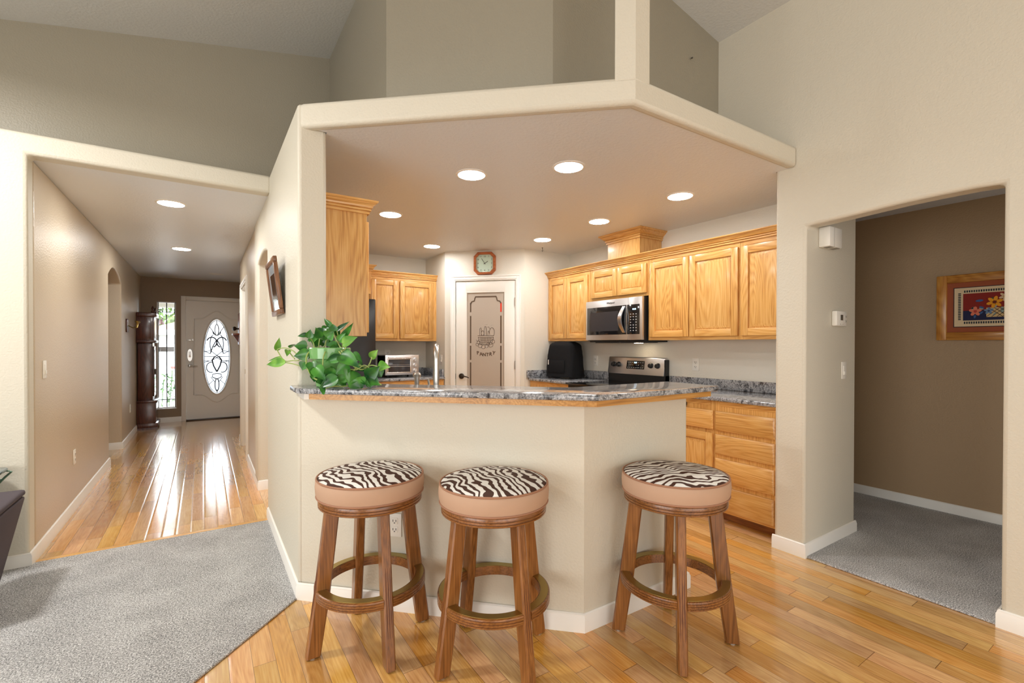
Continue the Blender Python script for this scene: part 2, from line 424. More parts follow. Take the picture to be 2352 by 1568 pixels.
def mat_zebra():
    m, nt, b, N, L = newmat('zebra_print_fabric')
    tc = N('ShaderNodeTexCoord'); oi = N('ShaderNodeObjectInfo')
    off = N('ShaderNodeVectorMath'); off.operation = 'SCALE'; off.inputs[0].default_value = (13.1, 4.3, 8.9); L(oi.outputs['Random'], off.inputs['Scale'])
    n = N('ShaderNodeTexNoise'); n.inputs['Scale'].default_value = 7.5; n.inputs['Detail'].default_value = 2.2; n.inputs['Roughness'].default_value = .52
    ad = N('ShaderNodeVectorMath'); ad.operation = 'ADD'; L(tc.outputs['Object'], ad.inputs[0]); L(off.outputs[0], ad.inputs[1])
    fl = N('ShaderNodeVectorMath'); fl.operation = 'MULTIPLY'; fl.inputs[1].default_value = (1, 1, 0); L(ad.outputs[0], fl.inputs[0])
    L(fl.outputs[0], n.inputs['Vector'])
    sx = N('ShaderNodeSeparateXYZ'); L(tc.outputs['Object'], sx.inputs[0])
    a = N('ShaderNodeMath'); a.operation = 'MULTIPLY_ADD'; a.inputs[1].default_value = 4.4; L(n.outputs['Fac'], a.inputs[0])
    x = N('ShaderNodeMath'); x.operation = 'MULTIPLY'; x.inputs[1].default_value = 31; L(sx.outputs['X'], x.inputs[0]); L(x.outputs[0], a.inputs[2])
    p = N('ShaderNodeMath'); p.operation = 'PINGPONG'; p.inputs[1].default_value = .5; L(a.outputs[0], p.inputs[0])
    n2 = N('ShaderNodeTexNoise'); n2.inputs['Scale'].default_value = 16; n2.inputs['Detail'].default_value = 1; L(fl.outputs[0], n2.inputs['Vector'])
    q = N('ShaderNodeMath'); q.operation = 'MULTIPLY_ADD'; q.inputs[1].default_value = .35; L(n2.outputs['Fac'], q.inputs[0]); L(p.outputs[0], q.inputs[2])
    r = ramp(N, [(.0, lin(72, 46, 36)), (.395, lin(72, 46, 36)), (.415, lin(232, 230, 224))]); L(q.outputs[0], r.inputs['Fac'])
    L(r.outputs['Color'], b.inputs['Base Color']); b.inputs['Roughness'].default_value = .7; b.inputs['Specular IOR Level'].default_value = .25
    return m
MT['zebra'] = mat_zebra()

def mat_leaf(name, c1, c2, rough=.3):
    m, nt, b, N, L = newmat(name)
    tc = N('ShaderNodeTexCoord'); n = N('ShaderNodeTexNoise'); n.inputs['Scale'].default_value = 14; n.inputs['Detail'].default_value = 2
    L(tc.outputs['Object'], n.inputs['Vector'])
    r = ramp(N, [(.38, c1), (.62, c2)]); L(n.outputs['Fac'], r.inputs['Fac']); L(r.outputs['Color'], b.inputs['Base Color'])
    b.inputs['Roughness'].default_value = rough; b.inputs['Subsurface Weight'].default_value = 0
    return m
MT['leaf'] = mat_leaf('pothos_leaf', lin(20, 78, 32), lin(72, 140, 48))
MT['leaf_light'] = mat_leaf('pothos_leaf_light', lin(80, 136, 44), lin(130, 178, 72))
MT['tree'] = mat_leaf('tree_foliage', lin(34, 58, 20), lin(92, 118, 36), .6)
MT['rosebush'] = mat_leaf('rose_leaves', lin(40, 78, 36), lin(92, 130, 62), .5)

def mat_glass():
    m, nt, b, N, L = newmat('window_glass')
    nt.nodes.remove(b); out = nt.nodes['Material Output']
    t = N('ShaderNodeBsdfTransparent'); g = N('ShaderNodeBsdfGlossy'); g.inputs['Roughness'].default_value = .02
    fr = N('ShaderNodeFresnel'); fr.inputs['IOR'].default_value = 1.45
    mx = N('ShaderNodeMixShader'); L(fr.outputs[0], mx.inputs[0]); L(t.outputs[0], mx.inputs[1]); L(g.outputs[0], mx.inputs[2]); L(mx.outputs[0], out.inputs['Surface'])
    return m
MT['glass'] = mat_glass()
def mat_leaded():
    m, nt, b, N, L = newmat('textured_leaded_glass')
    nt.nodes.remove(b); out = nt.nodes['Material Output']
    t = N('ShaderNodeBsdfTransparent'); tr = N('ShaderNodeBsdfTranslucent'); tr.inputs['Color'].default_value = (.50, .52, .54, 1)
    mx = N('ShaderNodeMixShader'); mx.inputs[0].default_value = .80; L(t.outputs[0], mx.inputs[1]); L(tr.outputs[0], mx.inputs[2])
    g = N('ShaderNodeBsdfGlossy'); g.inputs['Roughness'].default_value = .1
    m2 = N('ShaderNodeMixShader'); m2.inputs[0].default_value = .06; L(mx.outputs[0], m2.inputs[1]); L(g.outputs[0], m2.inputs[2]); L(m2.outputs[0], out.inputs['Surface'])
    return m
MT['leaded'] = mat_leaded()
MT['frosted'] = plain('frosted_pantry_glass', lin(184, 172, 158), .42, spec=.5)
MT['etch'] = plain('clear_etched_line', lin(96, 80, 68), .12, spec=.6)
MT['etch_light'] = plain('clear_etched_line_light', lin(205, 198, 188), .15)
MT['lead'] = plain('lead_came', (.05, .05, .055), .45, .6)
MT['iron'] = plain('dark_grille', (.03, .03, .03), .5)

# ================================================================== STRUCTURE
XR = 3.09            # great-room right wall
XH0, XH1 = -.86, .415  # hall walls
CZ = 2.426           # kitchen and hall ceiling
TZ = 2.548           # top of the ledges
def vz(x): return min(3.72+.21*(x-.893), 3.48+.18*(XR-x))
RX = 1.29

# floors
struct('floor', MB().box(-4.3, 5.2, -4.1, 9.95, -.06, 0), MT['floor'])
cp_ = [(-4.2, -4.0), (-1.79, -4.0), (-1.79, .42), (.402, 2.612), (.402, 3.885), (-4.2, 3.885)]
struct('floor_carpet', MB().ext(cp_, 'z', .0005, .011, bev=.004), MT['carpet'])
struct('floor_carpet_hall', MB().ext([(XR+.005, -1.4), (4.83, -1.4), (4.83, 4.4), (3.83, 4.4), (3.83, 1.41), (XR+.005, 1.41)], 'z', .0005, .012, bev=.004), MT['carpet'])
struct('trim_carpet_edge', MB().box(XH0+.014, XH1-.014, 3.885, 3.935, 0, .008, .003), MT['oak_x'])

# great-room left front wall with the header over the hall
struct('wall_left', MB().ext([(-4.2, 0), (XH0, 0), (XH0, CZ-.005), (XH1, CZ-.005), (XH1, TZ), (-4.2, TZ)], 'y', 3.85, 3.97), MT['cream'], bevel=.018)
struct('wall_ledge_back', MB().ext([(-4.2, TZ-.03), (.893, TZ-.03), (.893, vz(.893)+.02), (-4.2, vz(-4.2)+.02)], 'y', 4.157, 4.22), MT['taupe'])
struct('ceiling_hall', MB().box(-2.4, .48, 3.97, 9.9, CZ, TZ-.005).box(.48, 1.0, 7.3, 9.9, CZ, TZ-.005), MT['ceil'])
def arch(y0, y1, zs, rise, n=14):
    return [(y0+(y1-y0)*k/n, zs+rise*(1-((2*k/n)-1)**2)) for k in range(n+1)]
# hall left wall with an arched opening
struct('wall_hall_left', MB().ext([(3.97, 0), (6.62, 0)]+arch(6.62, 7.58, 2.06, .13)+[(7.58, 0), (9.9, 0), (9.9, CZ), (3.97, CZ)], 'x', XH0-.145, XH0), MT['hall'], bevel=.015)
struct('wall_side_room', MB().box(-2.4, -2.3, 5.4, 9.0, 0, CZ).box(-2.4, XH0-.15, 5.3, 5.4, 0, CZ).box(-2.4, XH0-.15, 9.0, 9.1, 0, CZ), MT['cream'])
# pier and hall right wall: end towards the viewer at y=2.61, opening to the kitchen, doorway
struct('wall_pier', MB().ext([(2.61, 0), (4.0, 0)]+arch(4.0, 4.76, 2.02, .05)+[(4.76, 0), (5.05, 0), (5.05, TZ), (2.61, TZ)], 'x', XH1-.01, .545), MT['cream'], bevel=.018)
struct('wall_hall_right', MB().ext([(5.05, 0), (6.08, 0), (6.08, 2.03), (6.98, 2.03), (6.98, 0), (7.39, 0), (7.39, CZ), (5.05, CZ)], 'x', XH1, .54), MT['hall'], bevel=.012)
struct('wall_entry_right', MB().box(.80, .9, 7.3, 9.8, 0, CZ).box(.545, .9, 7.3, 7.39, 0, CZ), MT['hall'])
# entry end wall with sidelight and front door openings
YD = 9.75
e = MB()
for x0, x1, z0, z1 in [(-2.4, -.652, 0, CZ), (-.652, -.392, 0, .237), (-.652, -.392, 2.03, CZ), (-.392, -.265, 0, CZ), (-.265, .67, 2.075, CZ), (.67, 1.0, 0, CZ)]:
    e.box(x0, x1, YD, YD+.15, z0, z1)
struct('wall_entry', e, paint('brown_entry_paint', lin(150, 130, 108)))

# kitchen ceiling slab, headers and post
P0, P1, P2 = (.41, 2.61), (1.66, 1.49), (XR, 1.465)
kc = [(.545, 2.52), (1.67, 1.53), (2.6, 1.50), (3.085, 1.50), (3.085, 1.595), (3.81, 1.595), (3.81, 5.9), (.545, 5.9)]
kc = [(.50, 2.55), (1.67, 1.53), (2.6, 1.50), (3.089, 1.50), (3.089, 2.6), (.50, 2.6)]
struct('ceiling_kitchen', MB().ext(kc, 'z', CZ, TZ-.004).box(.545, 3.81, 2.6, 5.9, CZ, TZ-.004).box(3.089, 3.81, 1.594, 2.6, CZ, TZ-.004), MT['ceil'])
def off_line(a, b, d):   # inner offset polygon of a segment (to the left of a->b)
    ax, ay = a; bx, by = b; l = math.hypot(bx-ax, by-ay); nx, ny = -(by-ay)/l, (bx-ax)/l
    return (ax+nx*d, ay+ny*d), (bx+nx*d, by+ny*d)
q0, q1 = off_line(P0, P1, .06); 
hp = [P0, P1, P2, (XR, P2[1]+.06), (P1[0]+.025, P1[1]+.06), (q0[0], q0[1])]
struct('wall_header', MB().ext(hp, 'z', CZ-.004, TZ), MT['cream'], bevel=.02)
# corner post from the header up to the vault
dl = math.hypot(P1[0]-P0[0], P1[1]-P0[1]); ux, uy = (P0[0]-P1[0])/dl, (P0[1]-P1[1])/dl
po = [(P1[0]+ux*.096, P1[1]+uy*.096), P1, (P1[0]+.098, P1[1]-.002), (P1[0]+.098, P1[1]+.07), (P1[0]+.02, P1[1]+.1)]
struct('trim_corner_post', MB().ext(po, 'z', TZ-.02, 3.95), MT['cream'], bevel=.008)
# upper chase walls set back on the ledge
B1 = [(.893, 4.2), (.893, 2.69), (1.58, 2.0), (XR+.1, 2.0), (XR+.1, 2.1), (1.62, 2.1), (.99, 2.73), (.99, 4.2)]
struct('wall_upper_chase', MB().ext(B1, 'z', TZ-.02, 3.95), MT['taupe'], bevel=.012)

# great-room right wall with the arched opening, stub wall beyond it
ar = [(.557, 2.060), (.65, 2.066), (.8, 2.067), (.95, 2.064), (1.1, 2.056), (1.25, 2.048), (1.36, 2.043), (1.41, 2.041)]
def union(name, a, b, mats, bevel):
    oa = build('tmp_a', a, mats); ob = build('tmp_b', b, mats)
    m = oa.modifiers.new('u', 'BOOLEAN'); m.operation = 'UNION'; m.object = ob; m.solver = 'EXACT'
    dg = bpy.context.evaluated_depsgraph_get(); dg.update()
    me = bpy.data.meshes.new_from_object(oa.evaluated_get(dg)); me.name = name
    bpy.data.objects.remove(oa); bpy.data.objects.remove(ob)
    b2 = bmesh.new(); b2.from_mesh(me); bmesh.ops.dissolve_limit(b2, angle_limit=.01, verts=b2.verts[:], edges=b2.edges[:]); b2.to_mesh(me); b2.free()
    o = bpy.data.objects.new(name, me); C.objects.link(o); o['kind'] = 'structure'
    me.set_sharp_from_angle(angle=math.radians(35))
    m = o.modifiers.new('bullnose', 'BEVEL'); m.width = bevel; m.segments = 3; m.limit_method = 'ANGLE'; m.angle_limit = math.radians(50)
    return o
union('wall_right', MB().ext([(-4.0, 0), (.557, 0)]+ar+[(1.41, 0), (1.592, 0), (1.592, TZ-.004), (2.05, TZ-.004), (2.05, 3.9), (-4.0, 3.9)], 'x', XR, XR+.12),
      MB().box(XR+.05, 3.812, 1.41, 1.592, 0, CZ-.003), MT['cream'], .018)
struct('wall_recess', MB().box(4.83, 4.95, -1.5, 4.5, 0, 2.45).box(XR+.1, 4.85, -1.5, -1.4, 0, 2.45).box(3.8, 4.85, 4.4, 4.5, 0, 2.45), MT['brown'])
struct('ceiling_recess', MB().box(XR+.12, 3.815, -1.5, 1.412, 2.405, 2.47).box(3.815, 4.9, -1.5, 4.5, 2.405, 2.47), MT['ceil'])

# kitchen walls
struct('wall_kitchen_right', MB().box(3.79, 3.812, 1.592, 4.5, 0, CZ), MT['kitchen'])
struct('wall_kitchen_far', MB().box(3.12, 3.81, 4.47, 4.57, 0, CZ), MT['kitchen'])
struct('wall_kitchen_back', MB().box(.545, 2.55, 5.78, 5.88, 0, CZ), MT['kitchen'])
struct('wall_kitchen_return', MB().ext([(2.43, 5.16), (2.50, 5.23), (2.53, 5.79), (2.445, 5.79)], 'z', 0, CZ), MT['kitchen'])
w = bpy.data.objects.new('wall_pantry', None); C.objects.link(w); w.location = (2.43, 5.16, 0); w.rotation_euler = (0, 0, -PI/4); w['kind'] = 'structure'
build('wall_panel', MB().box(0, .128, 0, .1, 0, CZ).box(.878, .976, 0, .1, 0, CZ).box(.128, .878, 0, .1, 2.072, CZ), MT['kitchen'], w)

# bar half wall
bw = [(.41, 2.62), (1.447, 1.596), (2.18, 1.585), (2.18, 1.70), (1.49, 1.711), (.545, 2.648)]
struct('wall_bar', MB().ext(bw, 'z', 0, 1.0445), MT['cream'], bevel=.016)

# vaulted ceiling
cl = MB()
cl.add([(-4.25, -4.1, vz(-4.25)), (RX, -4.1, vz(RX)), (RX, 4.25, vz(RX)), (-4.25, 4.25, vz(-4.25)),
        (-4.25, -4.1, vz(-4.25)+.1), (RX, -4.1, vz(RX)+.1), (RX, 4.25, vz(RX)+.1), (-4.25, 4.25, vz(-4.25)+.1)],
       [(0,1,2,3),(7,6,5,4),(0,4,5,1),(1,5,6,2),(2,6,7,3),(3,7,4,0)])
cl.add([(RX, -4.1, vz(RX)), (3.25, -4.1, vz(3.25)), (3.25, 4.25, vz(3.25)), (RX, 4.25, vz(RX)),
        (RX, -4.1, vz(RX)+.1), (3.25, -4.1, vz(3.25)+.1), (3.25, 4.25, vz(3.25)+.1), (RX, 4.25, vz(RX)+.1)],
       [(0,1,2,3),(7,6,5,4),(0,4,5,1),(1,5,6,2),(2,6,7,3),(3,7,4,0)])
struct('ceiling', cl, MT['vault'])
# roof over kitchen, hall and recess so that no daylight leaks in
struct('ceiling_attic', MB().box(-4.4, 5.1, -4.2, 10.0, 4.05, 4.1), MT['vault'])
# the walls behind the camera
struct('wall_back', MB().box(-4.3, 3.3, -4.12, -4.0, 0, 4.0), MT['cream'])
struct('wall_far_left', MB().box(-4.32, -4.2, -4.1, 4.2, 0, 3.0), MT['cream'])
def window_frame(name, w_, h_, loc, rz):
    t = bpy.data.objects.new(name, None); C.objects.link(t); t.location = loc; t.rotation_euler = (0, 0, rz); t['kind'] = 'structure'
    f = MB(); k = .07
    f.box(-w_/2-k, w_/2+k, -.02, .0, -h_/2-k, -h_/2).box(-w_/2-k, w_/2+k, -.02, .0, h_/2, h_/2+k)
    f.box(-w_/2-k, -w_/2, -.02, .0, -h_/2, h_/2).box(w_/2, w_/2+k, -.02, .0, -h_/2, h_/2)
    build('window_frame', f, MT['white'], t)
window_frame('window_assumed_left', 4.2, 1.9, (-4.2, -.4, 1.35), PI/2)  # assumed window: only a frame on the closed wall, around its area light
window_frame('window_assumed_back', 5.0, 2.1, (.2, -4.0, 1.35), PI)  # second assumed window, unseen; no opening is cut in the back wall

# baseboards
def bb_profile(): return [(0, 0), (.014, 0), (.014, .066), (.010, .074), (.010, .080), (.004, .085), (0, .085)]
def baseboard(name, pts, h0=0):
    """pts: floor polyline; the board projects to the right of the walking direction"""
    mb = MB(); pr = bb_profile(); n = len(pts); vs = []
    for i, p in enumerate(pts):
        def nrm(a, b):
            l = math.hypot(b[0]-a[0], b[1]-a[1]); return Vector(((b[1]-a[1])/l, -(b[0]-a[0])/l))
        ns = []
        if i > 0: ns.append(nrm(pts[i-1], p))
        if i < n-1: ns.append(nrm(p, pts[i+1]))
        if len(ns) == 2:
            s_ = ns[0]+ns[1]; d = s_/(1+ns[0].dot(ns[1]))
        else: d = ns[0]
        for o_, z in pr: vs.append((p[0]+d.x*o_, p[1]+d.y*o_, z+h0))
    m = len(pr); fs = []
    for i in range(n-1):
        for j in range(m): fs.append((i*m+j, (i+1)*m+j, (i+1)*m+(j+1) % m, i*m+(j+1) % m))
    fs.append(tuple(range(m))); fs.append(tuple((n-1)*m+j for j in range(m))[::-1])
    mb.add(vs, fs); return struct(name, mb, MT['white'], sharp=30)
baseboard('baseboard_left', [(-4.19, 3.85), (XH0, 3.85), (XH0, 6.62), (XH0-.14, 6.62)])
baseboard('baseboard_hall_left', [(XH0-.14, 7.58), (XH0, 7.58), (XH0, YD-.001)])
baseboard('baseboard_entry', [(XH0, YD), (-.322, YD)])
baseboard('baseboard_hall_right', [(XH1, 5.99), (XH1, 4.76), (.544, 4.76)])
baseboard('baseboard_hall_end', [(.54, 7.39), (XH1, 7.39), (XH1, 7.07)])
baseboard('baseboard_bar', [(.405, 3.95), (.405, 2.612), (1.447, 1.596), (2.18, 1.585), (2.18, 1.72)])
baseboard('baseboard_right', [(3.83, 1.41), (XR, 1.41)][::1] if False else [(XR, 1.60), (XR, 1.41), (3.815, 1.41)])
baseboard('baseboard_right_jamb', [(XR+.12, .557), (XR, .557), (XR, -3.99)])
baseboard('baseboard_recess', [(4.83, 4.39), (4.83, -1.39)])

# ================================================================== DOORS AND WINDOWS
# front door (door_1)
d1 = bpy.data.objects.new('door_1', None); C.objects.link(d1); d1.location = (-.255, YD, 0); d1['kind'] = 'structure'
build('door_casing', MB().box(-.067, 0, -.018, .02, 0, 2.135, .004).box(0, .91, -.018, .02, 2.068, 2.135, .004).box(.91, .98, -.018, .02, 0, 2.135, .004), MT['frontdoor'], d1)
OX, OZ, OA, OBZ = .448, 1.097, .198, .655
def ell(n, a, b): return [(OX+a*math.cos(2*PI*k/n), OZ+b*math.sin(2*PI*k/n)) for k in range(n)]
# leaf with an oval hole
n = 64; inner = ell(n, OA, OBZ); outer = []
for k in range(n):
    a = 2*PI*k/n; c_, s_ = math.cos(a), math.sin(a)
    tx = ((.905-OX) if c_ > 0 else (OX-.004))/max(abs(c_), 1e-6); tz = ((2.064-OZ) if s_ > 0 else (OZ-.018))/max(abs(s_), 1e-6)
    t_ = min(tx, tz); outer.append((OX+c_*t_, OZ+s_*t_))
for cx_, cz_ in ((.004, .018), (.905, .018), (.905, 2.064), (.004, 2.064)):
    k = min(range(n), key=lambda i: (outer[i][0]-cx_)**2+(outer[i][1]-cz_)**2); outer[k] = (cx_, cz_)
lf = MB(); y0, y1 = .03, .074
vs = [(p[0], y0, p[1]) for p in inner]+[(p[0], y0, p[1]) for p in outer]+[(p[0], y1, p[1]) for p in inner]+[(p[0], y1, p[1]) for p in outer]
fs = []
for k in range(n):
    j = (k+1) % n
    fs += [(k, j, n+j, n+k), (2*n+k, 3*n+k, 3*n+j, 2*n+j), (k, 2*n+k, 2*n+j, j), (n+k, n+j, 3*n+j, 3*n+k)]
lf.add(vs, fs); build('door_leaf', lf, MT['frontdoor'], d1)
# raised moulding around the oval
path = []
x0, x1, zb, zt = OX-.335, OX+.335, OZ-.66, OZ+.66
for k in range(25):
    u = k/24; b_ = max(0, 1-abs(u-.5)/.36); b_ = b_*b_*(3-2*b_)
    path.append((x0+(x1-x0)*u, .028, zt+.14*b_))
for k in range(25):
    u = 1-k/24; b_ = max(0, 1-abs(u-.5)/.36); b_ = b_*b_*(3-2*b_)
    path.append((x0+(x1-x0)*u, .028, zb-.14*b_))
build('panel_moulding', MB().tube(path, .011, 8, closed=True), MT['frontdoor'], d1)
build('oval_trim', MB().tube([(p[0], .028, p[1]) for p in ell(64, OA+.012, OBZ+.012)], .016, 8, closed=True), MT['frontdoor'], d1)
gl = MB().add([(p[0], .05, p[1]) for p in ell(64, OA+.004, OBZ+.004)], [tuple(range(64))])
gob = build('oval_glass', gl, MT['leaded'], d1)
came = MB()
def cv(pts, r=.0045, mir=True):
    P_ = [(OX+x, .046, OZ+z) for x, z in pts]; came.tube(P_, r*1.5, 5)
    if mir: came.tube([(OX-x, .046, OZ+z) for x, z in pts], r*1.5, 5)
def arc(cx, cz, rx, rz, a0, a1, n=12): return [(cx+rx*math.cos(math.radians(a0+(a1-a0)*k/n)), cz+rz*math.sin(math.radians(a0+(a1-a0)*k/n))) for k in range(n+1)]
cv(arc(0, 0, OA-.012, OBZ-.018, -90, 90, 32), .004)
cv([(0, .64), (0, .56)], mir=False); cv([(0, -.64), (0, -.58)], mir=False)
cv(arc(0, .47, .028, .10, -90, 90), .005); cv([(.03, .40), (.11, .53)]); cv([(0, .37), (.05, .40), (.06, .44)], .006)
cv(arc(.075, .25, .075, .09, 20, 250), .007); cv(arc(.05, .22, .05, .16, -60, 90), .005); cv([(0, .30), (.06, .18), (.10, .05)], .006)
cv([(.10, .05), (.19, .10)]); cv([(0, .02), (.09, .10), (.19, .09)]); cv([(0, -.02), (.09, -.08), (.19, -.07)])
cv(arc(0, 0, .018, .018, 0, 360), .005, False); cv([(.018, 0), (.19, 0)], .004)
cv([(0, -.27), (.05, -.16), (.07, -.06), (.03, .0)], .008); cv(arc(.085, -.19, .07, .09, -110, 100), .006); cv([(.19, -.10), (.12, -.08)])
cv([(0, -.30), (.06, -.31), (.07, -.36), (0, -.40)], .006); cv(arc(0, -.50, .03, .11, -90, 90), .006); cv([(.05, -.42), (.13, -.50)], .004); cv([(.03, -.45), (.09, -.36)], .004)
build('came_pattern', came, MT['lead'], d1)
hd = MB().lathe([(.030, .0), (.030, -.008), (.014, -.014), (.012, -.05)], 20, (.055, .03, .945), axis='y').tube([(.055, -.018, .945), (.09, -.022, .947), (.135, -.02, .94), (.165, -.018, .935)], [.011, .010, .008, .006], 8)
build('lever_handle', hd, MT['nickel'], d1)
kp = MB().ext([(.055+.035*math.cos(a*PI/12), 1.125+.085*math.sin(a*PI/12)+(.02 if 0 < a < 12 else (-.02 if 12 < a < 24 else 0))) for a in range(24)], 'y', .008, .03)
build('keypad_deadbolt', kp, MT['nickel'], d1)
build('keypad_cover', MB().box(.04, .07, .004, .009, 1.09, 1.19, .003), MT['steel'], d1)
build('door_chain', MB().box(.004, .1, .018, .03, 1.375, 1.392, .003).box(.09, .11, .012, .03, 1.36, 1.405, .003), MT['nickel'], d1)
build('door_jamb', MB().box(-.03, .016, .078, .14, 0, 2.08).box(.90, .945, .078, .14, 0, 2.08).box(-.03, .945, .078, .14, 2.05, 2.10), MT['frontdoor'], d1)
build('threshold', MB().box(0, .92, -.05, .12, 0, .016, .004), MT['bronze'], d1)

# sidelight (window_1)
w1 = bpy.data.objects.new('window_1', None); C.objects.link(w1); w1.location = (-.522, YD, 0); w1['kind'] = 'structure'
build('window_frame', MB().box(-.13, -.115, .04, .12, .237, 2.03).box(.115, .13, .04, .12, .237, 2.03).box(-.13, .13, .04, .12, .237, .252).box(-.13, .13, .04, .12, 2.012, 2.03), MT['white'], w1)
build('window_pane', MB().box(-.115, .115, .07, .078, .252, 2.012), MT['glass'], w1)
build('window_grille', MB().box(-.007, .007, .06, .07, .252, 2.012).box(-.115, .115, .058, .072, 1.85, 1.862).box(-.115, .115, .058, .072, .372, .384).box(-.115, -.107, .06, .07, .252, 2.012).box(.107, .115, .06, .07, .252, 2.012), MT['iron'], w1)
build('window_sill', MB().box(-.135, .135, -.012, .05, .222, .238, .004), MT['white'], w1)

# hall side door (door_3)
d3 = bpy.data.objects.new('door_3', None); C.objects.link(d3); d3.location = (XH1, 6.98, 0); d3.rotation_euler = (0, 0, -PI/2); d3['kind'] = 'structure'
# local x runs towards the viewer (-Y), local -y faces the hall (-X)
cs = MB()
for a, b2_, dd in ((0, .018, .018), (.018, .05, .024), (.05, .064, .014)):
    cs.box(-a, -b2_, -dd, .005, 0, 2.03+b2_, .002).box(.9+a, .9+b2_, -dd, .005, 0, 2.03+b2_, .002).box(-a, .9+a, -dd, .005, 2.03+a, 2.03+b2_, .002)
build('door_casing', cs, MT['white'], d3)
build('door_jamb', MB().box(-.0, .018, 0, .125, 0, 2.03).box(.882, .9, 0, .125, 0, 2.03).box(0, .9, 0, .125, 2.012, 2.03), MT['white'], d3)
build('door_leaf', MB().box(.02, .88, .06, .095, .01, 2.01, .003), MT['white'], d3)
build('strike_plate', MB().box(.018, .022, .03, .055, .93, .99), MT['brass'], d3)

# pantry door (door_2): in the frame of the diagonal wall
d2 = bpy.data.objects.new('door_2', None); C.objects.link(d2); d2.location = (2.43, 5.16, 0); d2.rotation_euler = (0, 0, -PI/4); d2['kind'] = 'structure'
L0, L1 = .135, .871
cs = MB()
for a, b2_, dd in ((0, .012, .010), (.012, .045, .016), (.045, .058, .022)):
    cs.box(L0-a, L0-b2_, -dd, .002, 0, 2.072+b2_, .002).box(L1+a, L1+b2_, -dd, .002, 0, 2.072+b2_, .002).box(L0-a, L1+a, -dd, .002, 2.072+a, 2.072+b2_, .002)
build('door_casing', cs, MT['white'], d2)
G0, G1, GZ0, GZ1 = .266, .742, .25, 1.94
lf = MB()
lf.box(L0+.004, G0, .006, .04, .01, 2.066, .002).box(G1, L1-.004, .006, .04, .01, 2.066, .002).box(G0, G1, .006, .04, GZ1, 2.066, .002).box(G0, G1, .006, .04, .01, GZ0, .002)
build('door_leaf', lf, MT['door'], d2)
bd = MB(); k = .009
bd.frustum((G0-.002, G0+k, GZ0, GZ1), .008, (G0, G0+k*.5, GZ0, GZ1), .003).box(G1-k, G1, .004, .02, GZ0, GZ1, .002).box(G0, G0+k, .004, .02, GZ0, GZ1, .002).box(G0, G1, .004, .02, GZ1-k, GZ1, .002)
build('glass_bead', bd, MT['door'], d2)
gp = build('glass_panel', MB().box(G0+k, G1-k, .018, .024, GZ0, GZ1-k), MT['frosted'], d2)
# clear etched border, broken into dashes, with notched top corners
Lx, Rx, Tz = G0+.052, G1-.052, GZ1-.058
et = MB(); el = MB()
def dash(mb, x0, x1, z0, z1): mb.box(x0, x1, .0165, .019, z0, z1)
zz = 1.78
rnd = random.Random(3)
for X_ in (Lx, Rx):
    z = 1.81
    for a, b_ in ((1.81, 1.70), (1.655, 1.33), (1.30, 1.13), (1.10, .80), (.78, .3)):
        dash(et, X_-.008, X_+.008, b_, a)
    for zc in (1.68, 1.315, 1.115): 
        dash(el, X_-.012, X_-.004, zc-.010, zc-.004); dash(el, X_+.004, X_+.012, zc-.010, zc-.004)
        dash(el, X_-.012, X_-.004, zc+.004, zc+.010); dash(el, X_+.004, X_+.012, zc+.004, zc+.010)
dash(et, Lx+.055, Rx-.055, Tz-.008, Tz+.008)
for sgn, X_ in ((1, Lx), (-1, Rx)):
    P_ = [(X_, .018, 1.80), (X_+sgn*.012, .018, 1.825), (X_+sgn*.045, .018, 1.835), (X_+sgn*.052, .018, 1.865), (X_+sgn*.06, .018, Tz)]
    et.tube(P_, .007, 6)
build('etched_border', et, MT['etch'], d2); build('etched_border_dots', el, MT['etch_light'], d2)
red = MB(); dash(red, Rx-.008, Rx+.009, 1.70, 1.81); red.v = [(x, y-.001, z) for x, y, z in red.v]
build('red_item_strip', red, plain('red_jar_behind_glass', lin(226, 58, 30), .3), d2)  # red item in the pantry, drawn as a strip over the clear border
# basket of goods, etched, with the word below
bs = MB(); bl = MB(); cx_ = .506
def ln(pts, r=.0028, mb=None): (mb or bs).tube([(cx_+x, .0175, 1.40+z) for x, z in pts], r, 5)
ln([(-.10, .02), (.10, .02)], .003); ln([(-.095, 0), (.095, 0)], .0025)
for i in range(10): ln(arc(-.088+i*.0195, .012, .009, .011, 0, 180, 6), .0018, bl)
ln([(-.095, .0), (-.07, -.085), (.07, -.085), (.095, 0)], .003)
for zz in (-.02, -.04, -.06): ln([(-.085+abs(zz)*.3, zz), (.085-abs(zz)*.3, zz)], .0022)
for i in range(7): ln([(-.06+i*.02, -.002), (-.05+i*.0165, -.083)], .0020)
ln([(-.075, .02), (-.075, .10), (-.06, .115), (-.055, .10), (-.055, .02)]); ln([(-.02, .02), (-.02, .09), (-.012, .13), (.0, .13), (.005, .09), (.005, .02)])
ln(arc(-.038, .05, .016, .03, 0, 360, 14)); ln(arc(.03, .09, .012, .012, 0, 360, 10), .002, bl); ln([(.022, .02), (.03, .08), (.045, .05)], .0025)
ln(arc(.075, .06, .03, .055, -60, 210, 14)); ln([(.05, .10), (.035, .125), (.02, .12)], .002)
for x, z, r in ((-.09, -.06, .02), (-.07, -.10, .024), (-.03, -.115, .022), (.01, -.105, .018), (-.105, -.085, .018), (.06, -.09, .028), (.085, -.05, .024), (.03, -.08, .018)):
    ln(arc(x, z, r, r*.95, 0, 360, 12), .0026)
ln([(-.12, -.03), (-.10, -.05), (-.09, -.03)], .0022); ln([(.0, .15), (.02, .155), (-.02, .16)], .0018, bl); ln([(.06, .14), (.08, .15)], .0018, bl)
build('etched_basket', bs, MT['etch'], d2); build('etched_basket_highlights', bl, MT['etch_light'], d2)
wd = MB()
